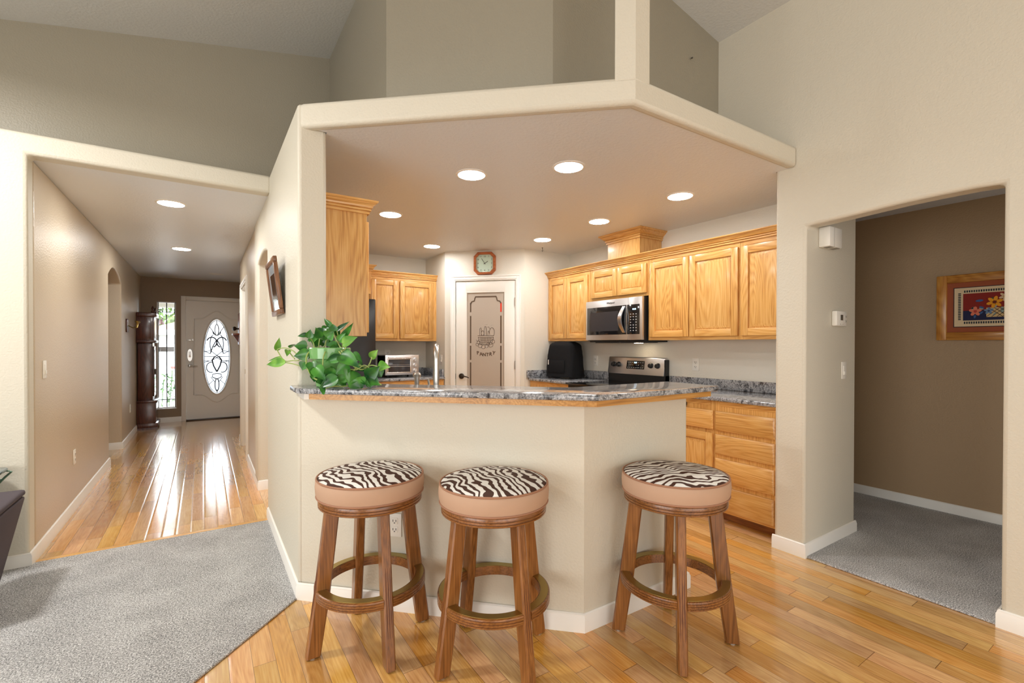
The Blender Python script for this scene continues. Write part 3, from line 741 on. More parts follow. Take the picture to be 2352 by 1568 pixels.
for i, ch in enumerate('PANTRY'):
    a = (i-2.5)*.039; t_ = text_mb(ch, .056, bold=.0016)
    rot = Matrix.Translation((cx_+a, .0172, 1.212-(.02-abs(a)**2*2.2)+ .02*0+ (abs(a)**2)*0)) @ Matrix.Rotation(a*1.6, 4, 'Y')
    wd.join(t_.xf(rot))
build('pantry_lettering', wd, MT['etch'], d2)
kb = MB().lathe([(.033, .006), (.033, -.004), (.026, -.012), (.012, -.014), (.012, -.045)], 24, (.21, 0, .935), axis='y').tube([(.21, -.04, .935), (.245, -.043, .937), (.285, -.042, .93), (.315, -.04, .918)], [.010, .009, .007, .005], 8)
build('lever_handle', kb, MT['bronze'], d2)
for z in (1.815, 1.075, .25):
    build('hinge', MB().box(L1-.014, L1+.002, -.004, .008, z-.045, z+.045).lathe([(.006, -.05), (.006, .05)], 10, (L1-.004, -.004, z)), MT['nickel'], d2)
build('latch_edge', MB().box(L0-.004, L0+.003, -.002, .005, .90, .965), MT['bronze'], d2)
struct('wall_pantry_inside', MB().box(2.75, 4.1, 5.9, 6.0, 0, CZ).box(4.0, 4.1, 4.6, 5.9, 0, CZ), MT['kitchen'])

# ================================================================== CABINETS
def door_panel(mb, x0, x1, z0, z1, y=0, arched=False):
    """raised panel door, front towards -y; material 0 vertical grain, 1 horizontal grain"""
    st = min(.058, (x1-x0)*.2); rl = min(.058, (z1-z0)*.22); t = .02
    mb.box(x0, x0+st, y-t, y, z0, z1, .004, 0, 2); mb.box(x1-st, x1, y-t, y, z0, z1, .004, 0, 2)
    mb.box(x0+st-.001, x1-st+.001, y-t+.0005, y, z0, z0+rl, .003, 1, 2); mb.box(x0+st-.001, x1-st+.001, y-t+.0005, y, z1-rl, z1, .003, 1, 2)
    a, b_, c, d = x0+st-.002, x1-st+.002, z0+rl-.002, z1-rl+.002
    mb.box(a, b_, y-.005, y-.001, c, d, 0, 0)
    g = min(.011, (b_-a)*.1); w_ = min(.026, (b_-a)*.14, (d-c)*.18)
    mb.box(a+g, b_-g, y-.009, y-.004, c+g, d-g, 0, 0).frustum((a+g, b_-g, c+g, d-g), y-.009, (a+g+w_, b_-g-w_, c+g+w_, d-g-w_), y-.0175, 0)
    return mb
def drawer_front(mb, x0, x1, z0, z1, y=0):
    mb.box(x0, x1, y-.012, y, z0, z1, 0, 1)
    mb.frustum((x0, x1, z0, z1), y-.012, (x0+.014, x1-.014, z0+.014, z1-.014), y-.021, 1)
    return mb
OAK = [MT['oak_z'], MT['oak_x']]
def cabinet(name, label, cat, loc, rz, W, H, D, doors=(), drawers=(), toe=0, sides=True, group=None):
    """local frame: x along the front, front face plane y=0 facing -y, z up from loc"""
    t = thing(name, label, cat, loc, rz, group)
    b_ = MB().box(0, W, .002, D, toe, H, 0, 0)
    f = .038
    b_.box(0, f, -.001, .004, toe, H, 0, 0).box(W-f, W, -.001, .004, toe, H, 0, 0).box(f, W-f, -.001, .004, H-f, H, 0, 1).box(f, W-f, -.001, .004, toe, toe+f, 0, 1)
    build('cabinet_body', b_, OAK, t)
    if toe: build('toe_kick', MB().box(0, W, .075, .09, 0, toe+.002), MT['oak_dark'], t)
    for (x0, x1, z0, z1) in doors: build('cabinet_door', door_panel(MB(), x0, x1, z0, z1), OAK, t)
    for (x0, x1, z0, z1) in drawers: build('drawer', drawer_front(MB(), x0, x1, z0, z1), OAK, t)
    return t
def crown(mb, pts, z0, zt, mi=0, out=.06):
    """crown moulding profile swept along pts (wall side on the left of the walking direction, i.e. it projects to the right)"""
    h = zt-z0
    pr = [(0, 0), (.014, 0), (.014, h*.15), (.009, h*.18), (.009, h*.22), (.022, h*.25), (.022, h*.36), (.017, h*.39), (.017, h*.42), (.028, h*.46), (out*.55, h*.60), (out*.80, h*.76), (out*.80, h*.82), (out*.92, h*.83), (out, h*.90), (out, h), (0, h)]
    n = len(pts); vs = []; m = len(pr); fs = []
    for i, p in enumerate(pts):
        def nrm(a, b):
            l = math.hypot(b[0]-a[0], b[1]-a[1]); return Vector(((b[1]-a[1])/l, -(b[0]-a[0])/l))
        ns = []
        if i > 0: ns.append(nrm(pts[i-1], p))
        if i < n-1: ns.append(nrm(p, pts[i+1]))
        d = (ns[0]+ns[1])/(1+ns[0].dot(ns[1])) if len(ns) == 2 else ns[0]
        for o_, z in pr: vs.append((p[0]+d.x*o_, p[1]+d.y*o_, z+z0))
    for i in range(n-1):
        for j in range(m): fs.append((i*m+j, (i+1)*m+j, (i+1)*m+(j+1) % m, i*m+(j+1) % m))
    fs.append(tuple(range(m))); fs.append(tuple((n-1)*m+j for j in range(m))[::-1])
    mb.add(vs, fs, mi); return mb

RZ = -PI/2; XF = 3.47; ZB = 1.355
UG = 'honey oak wall cabinets'
# right-hand run of wall cabinets, far to near. local x = distance towards the viewer from the unit's far end
def upper(y_far, y_near, zb, doors, label):
    dd = [(y_far-a, y_far-b_, z0-zb, z1-zb) for a, b_, z0, z1 in doors]
    return cabinet('wall_cabinet', label, 'cabinet', (XF, y_far, zb), RZ, y_far-y_near, 2.115-zb, .32, dd, group=UG)
upper(4.468, 3.737, ZB, [(4.44, 4.115, 1.383, 2.07), (4.108, 3.765, 1.383, 2.07)], 'oak wall cabinet left of the microwave above the black covered appliance')
upper(3.735, 2.948, 1.775, [(3.712, 3.34, 1.803, 2.078), (3.332, 2.963, 1.803, 2.078)], 'short oak wall cabinet with two small doors directly above the microwave')
upper(2.946, 2.056, ZB, [(2.922, 2.508, 1.383, 2.07), (2.498, 2.064, 1.383, 2.07)], 'tall two-door oak wall cabinet just right of the microwave')
upper(2.054, 1.594, ZB, [(2.04, 1.606, 1.383, 2.07)], 'single-door oak wall cabinet cut off by the white wall end')
cr = thing('cabinet_crown', 'long oak crown moulding along the top of the right wall cabinets', 'moulding', (XF, 4.468, 2.108), 0)
build('crown_moulding', crown(MB(), [(0, 0), (0, -2.876)], 0, .064), MT['oak_x'] if False else oak('honey_oak_crown', 'y', OL, OM, OD), cr)
# duct chase above the microwave
ch = thing('duct_cover', 'square oak duct cover with flared crown rising to ceiling above microwave cabinets', 'duct cover', (3.474, 3.48, 2.118), RZ)
build('cover_box', MB().box(0, .42, 0, .32, 0, .3), MT['oak_z'], ch)
build('crown_moulding', crown(MB(), [(0, .32), (0, 0), (.42, 0), (.42, .32)], .22, .308, out=.07), MT['oak_x'], ch)

# back wall cabinet beside the refrigerator
YB = 5.42
bk = cabinet('wall_cabinet', 'two-door oak wall cabinet on the back wall above the toaster oven', 'cabinet', (1.60, YB, ZB), 0, .835, 2.115-ZB, .35,
             [(.015, .335, .028, .715), (.36, .785, .028, .715)], group=UG)
build('crown_moulding', crown(MB(), [(0, 0), (.835, 0)], 2.108-ZB, 2.172-ZB, out=.05), MT['oak_x'], bk)
# cabinet over the refrigerator
fk = cabinet('wall_cabinet', 'deep oak cabinet over the black refrigerator, mostly hidden', 'cabinet', (.56, 5.08, 1.86), 0, .955, .255, .69,
             [(.02, .47, .02, .235), (.48, .93, .02, .235)], group=UG)
build('crown_moulding', crown(MB(), [(0, 0), (.955, 0), (.955, .30)], .248, .312, out=.05), MT['oak_x'], fk)
# near cabinet on the left kitchen wall: its side panel faces the viewer
nk = thing('wall_cabinet', 'tall oak wall cabinet behind the white pier showing its plain side panel', 'cabinet', (.548, 2.80, ZB), 0, UG)
build('cabinet_body', MB().box(0, .243, 0, .92, .006, .76).box(.243, .262, -.001, .92, .006, .76), MT['oak_z'], nk)
for k in range(2):
    q = door_panel(MB(), .02+k*.445, .455+k*.445, .028, .69)
    build('cabinet_door', q.xf(Matrix.Translation((.262, 0, 0)) @ Matrix.Rotation(PI/2, 4, 'Z')), OAK, nk)
build('crown_moulding', crown(MB(), [(0, 0), (.262, 0), (.262, .92)], .728, .802, out=.055), MT['oak_x'], nk)

# base cabinets on the right
XB = 3.20; CT = .925
def base(y_far, y_near, doors, drawers, label, name='base_cabinet'):
    return cabinet(name, label, 'cabinet', (XB, y_far, 0), RZ, y_far-y_near, CT-.03, .58,
                   [(y_far-a, y_far-b_, z0, z1) for a, b_, z0, z1 in doors], [(y_far-a, y_far-b_, z0, z1) for a, b_, z0, z1 in drawers], toe=.076, group='honey oak base cabinets')
base(2.084, 1.597, [], [(2.078, 1.638, .676, .82), (2.078, 1.64, .502, .647), (2.078, 1.642, .30, .47), (2.078, 1.644, .093, .268)], 'oak base cabinet with a stack of four drawers beside white wall end')
bc = base(2.94, 2.086, [(2.52, 2.096, .10, .651), (2.925, 2.53, .10, .651)], [(2.52, 2.096, .678, .82), (2.925, 2.53, .678, .82)], 'oak base cabinet with drawer over raised panel door, partly behind bar wall')
base(4.465, 3.725, [(4.44, 3.75, .10, .651)], [(4.44, 3.75, .678, .82)], 'oak base cabinet left of the range under the covered appliance')
lt = MB().box(-.004, .022, -.026, .0, .834, .862, .004).lathe([(.009, -.026), (.009, -.036)], 10, (.008, 0, .848), axis='y')
build('child_latch', lt.xf(Matrix.Translation((2.94-2.352, 0, 0))), MT['bronze'], bc, label='small dark bronze latch')
# worktops
g = thing('worktop', 'grey granite worktop right of the range above the drawers', 'worktop', (3.17, 1.597, CT-.03))
build('slab', MB().box(0, .62, 0, 1.343, 0, .03, .008, 0, 3), MT['granite'], g)
build('backsplash', MB().box(.597, .619, .0, 1.343, .03, .118, .003), MT['granite'], g)
g = thing('worktop', 'grey granite worktop left of the range under the black cover', 'worktop', (3.125, 3.725, CT-.03))
build('slab', MB().box(.045, .665, 0, .74, 0, .03, .008, 0, 3), MT['granite'], g)
build('backsplash', MB().box(.642, .664, 0, .74, .03, .118, .003).box(0.02, .642, .720, .742, .03, .118, .003), MT['granite'], g)
bbc = cabinet('base_cabinet', 'oak base cabinet on the back wall under the toaster oven', 'cabinet', (1.565, 5.17, 0), 0, .855, CT-.03, .6,
        [(.02, .42, .1, .651), (.44, .85, .1, .651)], [(.02, .42, .678, .82), (.44, .85, .678, .82)], toe=.076, group='honey oak base cabinets')
g = thing('worktop', 'grey granite worktop on the back wall carrying the toaster oven', 'worktop', (1.565, 5.14, CT-.03))
build('slab', MB().box(0, .860, 0, .64, 0, .03, .008, 0, 3), MT['granite'], g)
build('backsplash', MB().box(0, .845, .616, .638, .03, .118, .003)  .box(.838, .860, .04, .60, .03, .118, .003), MT['granite'], g)
# sink run on the kitchen side of the bar (only its tap and soap pump rise above the bar)
s_ = thing('base_cabinet', 'oak sink base cabinet on the kitchen side of the bar half wall, hidden', 'cabinet', (0, 0, 0), 0, 'honey oak base cabinets')
sk = [(.57, 2.66), (1.50, 1.716), (2.16, 1.706), (2.16, 2.24), (1.72, 2.25), (.95, 3.02), (.95, 2.78), (.57, 2.78)]
build('cabinet_body', MB().ext(sk, 'z', .002, CT-.031), MT['oak_z'], s_)
sw = [(.557, 2.655), (1.493, 1.713), (2.19, 1.703), (2.19, 2.30), (1.74, 2.31), (1.0, 3.05), (.557, 3.05)]
g = tag(build('worktop', MB().ext(sw, 'z', CT-.03, CT, bev=.006), MT['granite']), 'grey granite sink worktop behind the raised bar top, carrying the tap', 'worktop')

# raised bar top
bt = thing('breakfast_counter', 'raised grey granite bar top with oak apron on the bar half wall', 'bar counter', (0, 0, 0))
bp_ = [(.378, 2.44), (1.383, 1.440), (2.232, 1.430), (2.252, 1.775), (1.525, 1.785), (.56, 2.73), (.55, 2.595), (.39, 2.60), (.385, 2.685), (.372, 2.66)]
bp_ = [(.372, 2.455), (.400, 2.423), (1.372, 1.447), (1.392, 1.440), (2.222, 1.430), (2.236, 1.444), (2.252, 1.775), (1.525, 1.785), (.60, 2.69), (.548, 2.69), (.548, 2.606), (.402, 2.606), (.402, 2.66), (.372, 2.66)]
build('granite_slab', MB().ext(bp_, 'z', 1.073, 1.099, bev=.006), MT['granite'], bt)
ap = [(.425, 2.425), (1.396, 1.462), (2.19, 1.452), (2.19, 1.70), (1.48, 1.711), (.549, 2.64), (.549, 2.606), (.425, 2.606)]
build('apron', MB().ext(ap, 'z', 1.0455, 1.0735), oak('honey_oak_apron', 'x', lin(212, 160, 88), lin(190, 136, 66), lin(154, 104, 46)), bt)
build('apron_end_cap', MB().box(.404, .4245, 2.43, 2.604, 1.0455, 1.0735), MT['white'], bt, label='white end block')  # left end of the apron drawn as a white block

# ================================================================== APPLIANCES
# microwave over the range. local x from its far end towards the viewer, front faces -y
mw = thing('microwave', 'stainless steel microwave with black window hung over the range', 'microwave', (3.40, 3.728, 1.345), RZ)
W = .765
build('microwave_case', MB().box(.004, W-.001, .03, .388, .008, .42).box(.03, W-.02, .03, .388, -.006, .01), MT['black'], mw)
fr = MB().box(0, .59, 0, .03, .014, .42, .004).box(.592, W, 0, .03, .014, .42, .004)
build('front_panel', fr, MT['steel'], mw)
build('door_window', MB().box(.022, .572, -.004, .004, .068, .352, .006), MT['blackgloss'], mw)
build('window_screen', MB().box(.075, .47, -.0055, -.003, .105, .30), plain('dark_mesh_screen', (.035, .035, .04), .25), mw)
mcp = MB().box(.580, .735, -.004, .004, .068, .352, .004)
hpts = [(.548, -.012-.034*math.sin(PI*k/12), .085+.255*k/12) for k in range(13)]
hmb = MB()
for x in (-.016, .016): pass
vs = []; fs = []
for k, p in enumerate(hpts):
    wv = .016+.006*math.sin(PI*k/12)
    sh = -.030*math.sin(PI*k/12)
    vs += [(p[0]+sh-wv, p[1], p[2]), (p[0]+sh+wv, p[1], p[2]), (p[0]+sh+wv, p[1]+.010, p[2]), (p[0]+sh-wv, p[1]+.010, p[2])]
for k in range(12):
    for j in range(4): fs.append((4*k+j, 4*k+(j+1) % 4, 4*(k+1)+(j+1) % 4, 4*(k+1)+j))
fs += [(0, 1, 2, 3), (51, 50, 49, 48)]
hmb.add(vs, fs).box(.538, .556, -.012, 0, .085, .10).box(.538, .556, -.012, 0, .325, .34)
build('door_handle', hmb, MT['chrome'], mw, label='curved chrome handle')
bt_ = mcp
for r in range(7):
    for c in range(3):
        if r == 3 and c == 1: continue
        bt_.box(.622+c*.034, .634+c*.034, -.0052, -.003, .10+r*.026, .107+r*.026, 0, 1)
build('control_panel', bt_, [MT['blackgloss'], plain('white_print', (.55, .55, .55), .5)], mw)
build('clock_display', MB().join(text_mb('10:02', .022).xf(Matrix.Translation((.672, -.005, .305)))), plain('blue_led_digits', (.6, .85, 1), .5, emit=1.4), mw)
build('brand_lettering', MB().join(text_mb('Whirlpool', .026).xf(Matrix.Translation((.36, -.001, .385)))), MT['black'], mw)
build('grease_filter', MB().box(.05, .36, .09, .30, -.014, -.006).box(.42, .70, .09, .30, -.014, -.006), plain('filter_grey', (.08, .08, .08), .5, .5), mw)
lampm = plain('cooktop_lamp_lens', (1, .80, .55), .5, emit=40)
build('cooktop_lamp', MB().box(.49, .56, .20, .25, -.0175, -.0145), lampm, mw)

# range
rg = thing('range', 'electric range with stainless backguard and black glass cooktop', 'range', (3.13, 3.722, 0), RZ)
W = .762
build('range_body', MB().box(.002, W-.002, .02, .64, .05, .905), MT['black'], rg)
build('oven_door', MB().box(.01, W-.01, -.015, .02, .22, .80, .006), MT['steel'], rg)
build('oven_handle', MB().tube([(.06, -.05, .77), (.70, -.05, .77)], .012, 10).box(.07, .09, -.05, -.01, .76, .78).box(.67, .69, -.05, -.01, .76, .78), MT['steel'], rg)
build('storage_drawer', MB().box(.01, W-.01, -.015, .02, .06, .21, .006), MT['steel'], rg)
build('cooktop', MB().box(0, W, -.02, .60, .905, .924, .006), MT['blackgloss'], rg)
bgm = MB().ext([(.592, .924), (.66, .924), (.66, 1.18), (.632, 1.183), (.606, 1.170), (.592, 1.0)], 'x', .0, W)
bg_ = MB().ext([(.585, 1.006), (.650, 1.006), (.650, 1.176), (.640, 1.186), (.622, 1.186), (.612, 1.178)], 'x', .0, W-.012, bev=.004)
build('backguard', bg_, MT['steel'], rg)
build('backguard_body', MB().box(.005, W, .596, .66, .92, 1.008).box(W-.014, W, .60, .655, .95, 1.165), MT['black'], rg)
def on_guard(mb):   # tilt of the backguard face: y = .585 + (z-1.006)*.157
    sh = Matrix.Identity(4); sh[1][2] = .157; sh[1][3] = .585-1.006*.157
    return mb.xf(sh)
lg = MB().box(.265, .505, -.003, .004, 1.062, 1.148, .003)
for r in range(3):
    for c in range(8):
        if r == 2 and c in (3, 4): continue
        if (r+c) % 3 == 1 and r == 1: continue
        lg.box(.28+c*.028, .292+c*.028, -.0042, -.002, 1.075+r*.026, 1.080+r*.026, 0, 1)
build('control_panel', on_guard(lg), [MT['blackgloss'], plain('grey_print', (.45, .45, .45), .5)], rg)
build('clock_display', on_guard(MB().join(text_mb('9:58', .022).xf(Matrix.Translation((.385, -.0045, 1.128))))), plain('blue_range_digits', (.55, .8, 1), .5, emit=2), rg)
for x in (.085, .155, .588, .672):
    kn = MB().lathe([(.027, 0), (.027, -.010), (.022, -.014), (.020, -.030), (.017, -.032)], 20, (x, 0, 1.105), axis='y').box(x-.004, x+.004, -.036, -.03, 1.087, 1.123)
    build('knob', on_guard(kn), MT['black'], rg)

# refrigerator: its front faces the room
fg = thing('refrigerator', 'black refrigerator in the back left corner behind the plant', 'refrigerator', (.637, 5.02, 0))
W = .915
build('refrigerator_body', MB().box(0, W, .06, .74, .02, 1.80, .006), MT['fridge'], fg)
build('refrigerator_door', MB().box(.002, .40, 0, .058, .06, 1.80, .012, 0, 3), MT['fridge'], fg)
build('refrigerator_door', MB().box(.405, W-.002, 0, .058, .06, 1.80, .012, 0, 3), MT['fridge'], fg)
build('handle', MB().tube([(.37, 0, .7), (.37, -.045, .72), (.37, -.045, 1.30), (.37, 0, 1.32)], .011, 8), MT['black'], fg)
build('kick_grille', MB().box(.01, W-.01, .03, .06, 0, .06), MT['black'], fg)

# toaster oven
to = thing('toaster_oven', 'small stainless toaster oven with three knobs on the back worktop', 'toaster oven', (1.745, 5.30, CT))
build('oven_case', MB().box(0, .41, .012, .30, .03, .265, .008).box(.0, .006, .01, .29, .03, .26), MT['steel'], to)
build('front_frame', MB().box(0, .41, 0, .014, .03, .265, .004), MT['steel'], to)
build('door_window', MB().box(.035, .30, -.004, .002, .065, .215, .003), plain('smoked_oven_glass', (.05, .05, .055), .1), to)
build('oven_rack', MB().box(.04, .295, -.0055, -.0035, .130, .134).box(.04, .295, -.0055, -.0035, .15, .152), MT['chrome'], to)
build('door_frame', MB().box(.022, .312, -.006, 0, .052, .066, .002).box(.022, .036, -.006, 0, .066, .214, .002).box(.298, .312, -.006, 0, .066, .214, .002).box(.022, .312, -.006, 0, .214, .226, .002), MT['chrome'], to)
build('door_handle', MB().tube([(.03, -.03, .236), (.30, -.03, .236)], .008, 10).box(.035, .045, -.03, 0, .23, .242).box(.285, .295, -.03, 0, .23, .242), MT['chrome'], to)
for z in (.08, .145, .21):
    build('knob', MB().lathe([(.024, 0), (.024, -.006), (.018, -.010), (.017, -.024)], 18, (.362, 0, z), axis='y').box(.359, .365, -.029, -.022, z-.016, z+.016), MT['chrome'], to)
for x in (.04, .37):
    for y in (.04, .26): build('foot', MB().lathe([(.012, 0), (.014, .032)], 10, (x, y, 0)), MT['black'], to)

# covered appliance
cv_ = thing('covered_appliance', 'small appliance under a black quilted fabric cover left of the range', 'appliance cover', (3.50, 4.19, CT), RZ+.25)
q = MB(); NU, NV = 48, 24
rows = []
for j in range(NV+1):
    t_ = j/NV; zq = .022+.40*t_
    hw = .19-.035*t_+.012*math.sin(PI*t_)-(.05*max(0, (t_-.88)/.12)**2); hd_ = .155-.03*t_-(.05*max(0, (t_-.88)/.12)**2)
    row = []
    for i in range(NU):
        a = 2*PI*i/NU; ca, sa = math.cos(a), math.sin(a)
        ex = .38
        x = hw*math.copysign(abs(ca)**ex, ca); y = hd_*math.copysign(abs(sa)**ex, sa)
        wob = 1+.012*math.sin(9*a+zq*40)*math.sin(zq*55)+.02*mnoise.noise((x*9, y*9, zq*9))
        row.append(len(q.v)); q.v.append((x*wob, y*wob, zq))
    rows.append(row)
for j in range(NV):
    for i in range(NU): q.f.append((rows[j][i], rows[j][(i+1) % NU], rows[j+1][(i+1) % NU], rows[j+1][i])); q.m.append(0); q.sm.append(True)
q.f.append(tuple(rows[-1])); q.m.append(0); q.sm.append(True); q.f.append(tuple(rows[0][::-1])); q.m.append(0); q.sm.append(True)
build('fabric_cover', q, MT['blackcloth'], cv_, sharp=60)
build('patch_pocket', MB().box(-.13, .10, -.158, -.150, .07, .21, .003), MT['blackcloth'], cv_)
build('brand_tag', MB().box(-.125, -.117, -.162, -.157, .16, .215), MT['plate'], cv_, label='small white woven tag')
build('appliance_base', MB().box(-.15, .15, -.13, .12, 0, .024, .006), MT['blackgloss'], cv_)

# tap and soap pump
fx, fy = 1.118, 2.49
fc = thing('kitchen_faucet', 'tall brushed nickel gooseneck faucet rising behind the bar top', 'faucet', (fx, fy, CT), 1.15)
sp_pts = [(0, 0, .05), (0, 0, .30)]+[(.075-.075*math.cos(a*PI/10), 0, .30+.075*math.sin(a*PI/10)) for a in range(1, 11)]
build('faucet_body', MB().lathe([(.030, 0), (.030, .008), (.024, .014), (.021, .05)], 20).tube(sp_pts, .0165, 14), MT['nickel'], fc)
build('spray_head', MB().tube([(.15, 0, .305), (.15, 0, .22), (.15, 0, .17)], [.017, .019, .021], 14), MT['nickel'], fc)
build('lever', MB().tube([(-.0, .02, .10), (0, .035, .12), (-.005, .045, .19)], [.010, .008, .006], 8), MT['nickel'], fc)
sd = thing('soap_pump', 'brushed nickel soap pump standing left of the kitchen faucet', 'soap dispenser', (1.035, 2.575, CT), .37)
build('pump_body', MB().lathe([(.022, 0), (.022, .01), (.014, .03), (.012, .13), (.016, .20)], 16), MT['nickel'], sd)
build('pump_head', MB().lathe([(.022, .198), (.024, .212), (.018, .222)], 16).tube([(0, 0, .21), (.04, .04, .208)], .007, 8), MT['nickel'], sd)

# ================================================================== BAR STOOLS
SG = 'zebra print bar stools'
def make_stool(label, loc, rz):
    t = thing('bar_stool', label, 'stool', loc, rz, SG)
    dome = [(.0001, .762)]+[(.222*math.sin(a*PI/24), .735+.027*math.cos(a*PI/24)**1.2) for a in range(1, 13)]
    st = build('seat_cushion', MB().lathe([(r, z) for r, z in dome], 56, cap=False), MT['zebra'], t, sharp=80, label='zebra print seat top')
    build('seat_band', MB().lathe([(.205, .657), (.226, .660), (.231, .675), (.233, .70), (.231, .725), (.226, .733), (.20, .735)], 56), MT['suede'], t, sharp=60, label='tan suede band')
    sp1 = MB()
    for zz, rr in ((.7345, .2265), (.660, .2270)): sp1.tube([(rr*math.cos(2*PI*k/64), rr*math.sin(2*PI*k/64), zz) for k in range(64)], .0042, 6, closed=True)
    build('piping', sp1, MT['piping'], t)
    build('seam', MB().box(.2305, .2335, -.0015, .0015, .664, .731), MT['piping'], t)
    pr = [(.05, .613), (.212, .613), (.221, .618), (.2215, .6235), (.2175, .6255), (.2215, .6275), (.2215, .635), (.2175, .637), (.2215, .639), (.2215, .648), (.217, .655), (.05, .657)]
    srm = MB().lathe(pr, 56)
    for zg in (.6255, .637, .655): srm.tube([(.2182*math.cos(2*PI*q_/56), .2182*math.sin(2*PI*q_/56), zg) for q_ in range(56)], .0013, 5, 1, closed=True)
    build('seat_ring', srm, [MT['stool_r'], MT['groove']], t, sharp=40)
    for k in range(4):
        a = k*PI/2
        # a flat blade leg, splayed: radial position falls outwards to the floor
        zs = [(0.006, .2735, .215, .0185), (.03, .2705, .212, .0195), (.26, .2385, .177, .0195), (.615, .196, .137, .0195)]
        l = MB(); vs = []; fs = []
        for z, ro, ri, hw in zs:
            c = .006
            vs += [(ri, -hw+c, z), (ri+c, -hw, z), (ro-c, -hw, z), (ro, -hw+c, z), (ro, hw-c, z), (ro-c, hw, z), (ri+c, hw, z), (ri, hw-c, z)]
        for j in range(len(zs)-1):
            for i in range(8): fs.append((8*j+i, 8*j+(i+1) % 8, 8*j+8+(i+1) % 8, 8*j+8+i))
        fs += [tuple(range(8))[::-1], tuple(8*(len(zs)-1)+i for i in range(8))]
        l.add(vs, fs)
        lo = build('leg', l, MT['stool'], t); lo.rotation_euler = (0, 0, a)
        fl = MB()
        for yy in (-.009, 0, .009):
            z0_, z1_ = .13, .40
            r0_ = .2735-.0915*z0_/.73*1.0; 
            def ro_(z):
                for (za, ra, _, _), (zb_, rb, _, _) in zip(zs, zs[1:]):
                    if za <= z <= zb_: return ra+(rb-ra)*(z-za)/(zb_-za)
                return zs[-1][1]
            fl.tube([(ro_(z)-.0005, yy, z) for z in (z0_, .2, .26, .33, z1_)], [.0008, .0016, .0016, .0016, .0008], 6)
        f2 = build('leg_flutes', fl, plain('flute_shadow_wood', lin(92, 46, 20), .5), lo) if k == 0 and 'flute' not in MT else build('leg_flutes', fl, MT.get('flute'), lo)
        if 'flute' not in MT: MT['flute'] = f2.data.materials[0]
        f2.rotation_euler = (0, 0, 0)
        build('glide', MB().lathe([(.016, 0), (.016, .005), (.009, .0065)], 14, (.245, 0, 0)), MT['nickel'], lo)
        # footrest arc between this leg and the next one
        g0, g1 = a+.0835, a+PI/2-.0835
        pr2 = [(.194, .240), (.232, .240), (.237, .244), (.237, .2485), (.2345, .250), (.237, .2515), (.237, .2585), (.2345, .260), (.237, .2615), (.237, .2695), (.2345, .271), (.237, .2725), (.236, .278), (.231, .2805), (.194, .2805)]
        frm = MB().ringlathe(pr2, 16, (0, 0, 0), 0, g0, g1)
        for zg in (.250, .260, .271): frm.tube([(.2352*math.cos(g0+.12+(g1-g0-.24)*q_/14), .2352*math.sin(g0+.12+(g1-g0-.24)*q_/14), zg) for q_ in range(15)], .0014, 5, 1)
        ar_ = build('footrest', frm, [MT['stool_r'], MT['groove']], t, sharp=40)
        build('brass_plate', MB().ringlathe([(.198, .2805), (.230, .2805), (.230, .2822), (.198, .2822)], 16, (0, 0, 0), 0, g0+.01, g1-.01), MT['brass'], ar_, label='brass footrest plate')
    return t, st
S1, c1 = make_stool('zebra print bar stool nearest the carpet, left of the row, in front of wall outlet', (.622, 2.085, 0), 0)
c1.rotation_euler = (0, 0, .2)
S2 = dup(S1); S2.location = (1.025, 1.693, 0); S2.rotation_euler = (0, 0, .04)
S2['label'] = 'middle zebra print bar stool with seat turned sideways, nearest the camera'
S3 = dup(S1); S3.location = (1.767, 1.350, 0); S3.rotation_euler = (0, 0, PI/4)
S3['label'] = 'zebra print bar stool standing apart near the drawers, at the bar\'s short side'
for S_, a in ((S2, -.15), (S3, .35)):
    for ch_ in S_.children:
        if ch_.name.startswith('seat_cushion'): ch_.rotation_euler = (0, 0, a)

# ================================================================== PLANT
pl = thing('potted_plant', 'trailing green pothos in a glossy green pot at the bar end', 'plant', (.53, 2.475, 1.099))
pot_prof = [(.058, 0), (.064, .004), (.078, .10), (.084, .135), (.090, .138), (.098, .142), (.101, .192), (.097, .196), (.091, .192), (.088, .16), (.01, .158)]
build('pot', MB().lathe(pot_prof, 40), MT['pot'], pl, sharp=40)
build('soil', MB().lathe([(.001, .176), (.088, .174)], 24, cap=False), MT['soil'], pl)
PD = .55*.53+.835*2.475
def leaf_mb(base, tip, width, up, curl=.25):
    base = Vector(base); tip = Vector(tip); ax = tip-base; Ln = ax.length; ax.normalize()
    up = Vector(up); side = ax.cross(up).normalized(); nr = side.cross(ax).normalized()
    prof = [(0.0, .0), (-.05, .28), (.02, .62), (.12, .90), (.25, 1.0), (.42, .93), (.60, .70), (.76, .42), (.89, .17), (1.0, .0)]
    vs = []; fs = []
    for t_, w_ in prof:
        droop = -curl*Ln*max(t_, 0)**2*.6
        c = base+ax*(Ln*t_)+nr*droop
        cc = base+ax*(Ln*max(t_, .0))+nr*droop
        h = w_*width/2
        vs += [c-side*h+nr*h*.35, c-side*h*.5+nr*h*.10, cc, c+side*h*.5+nr*h*.10, c+side*h+nr*h*.35]
    for j in range(len(prof)-1):
        for i in range(4): fs.append((5*j+i, 5*j+i+1, 5*j+6+i, 5*j+5+i))
    return vs, fs
Zs = .2423
def px(zx, zy, dd): return at_depth(580+zx*Zs, 560+zy*Zs, PD+dd)-Vector((.53, 2.475, 1.099))
camdir = (Vector((0, 0, EYE))-Vector((.53, 2.475, 1.2))).normalized()
lv = MB()
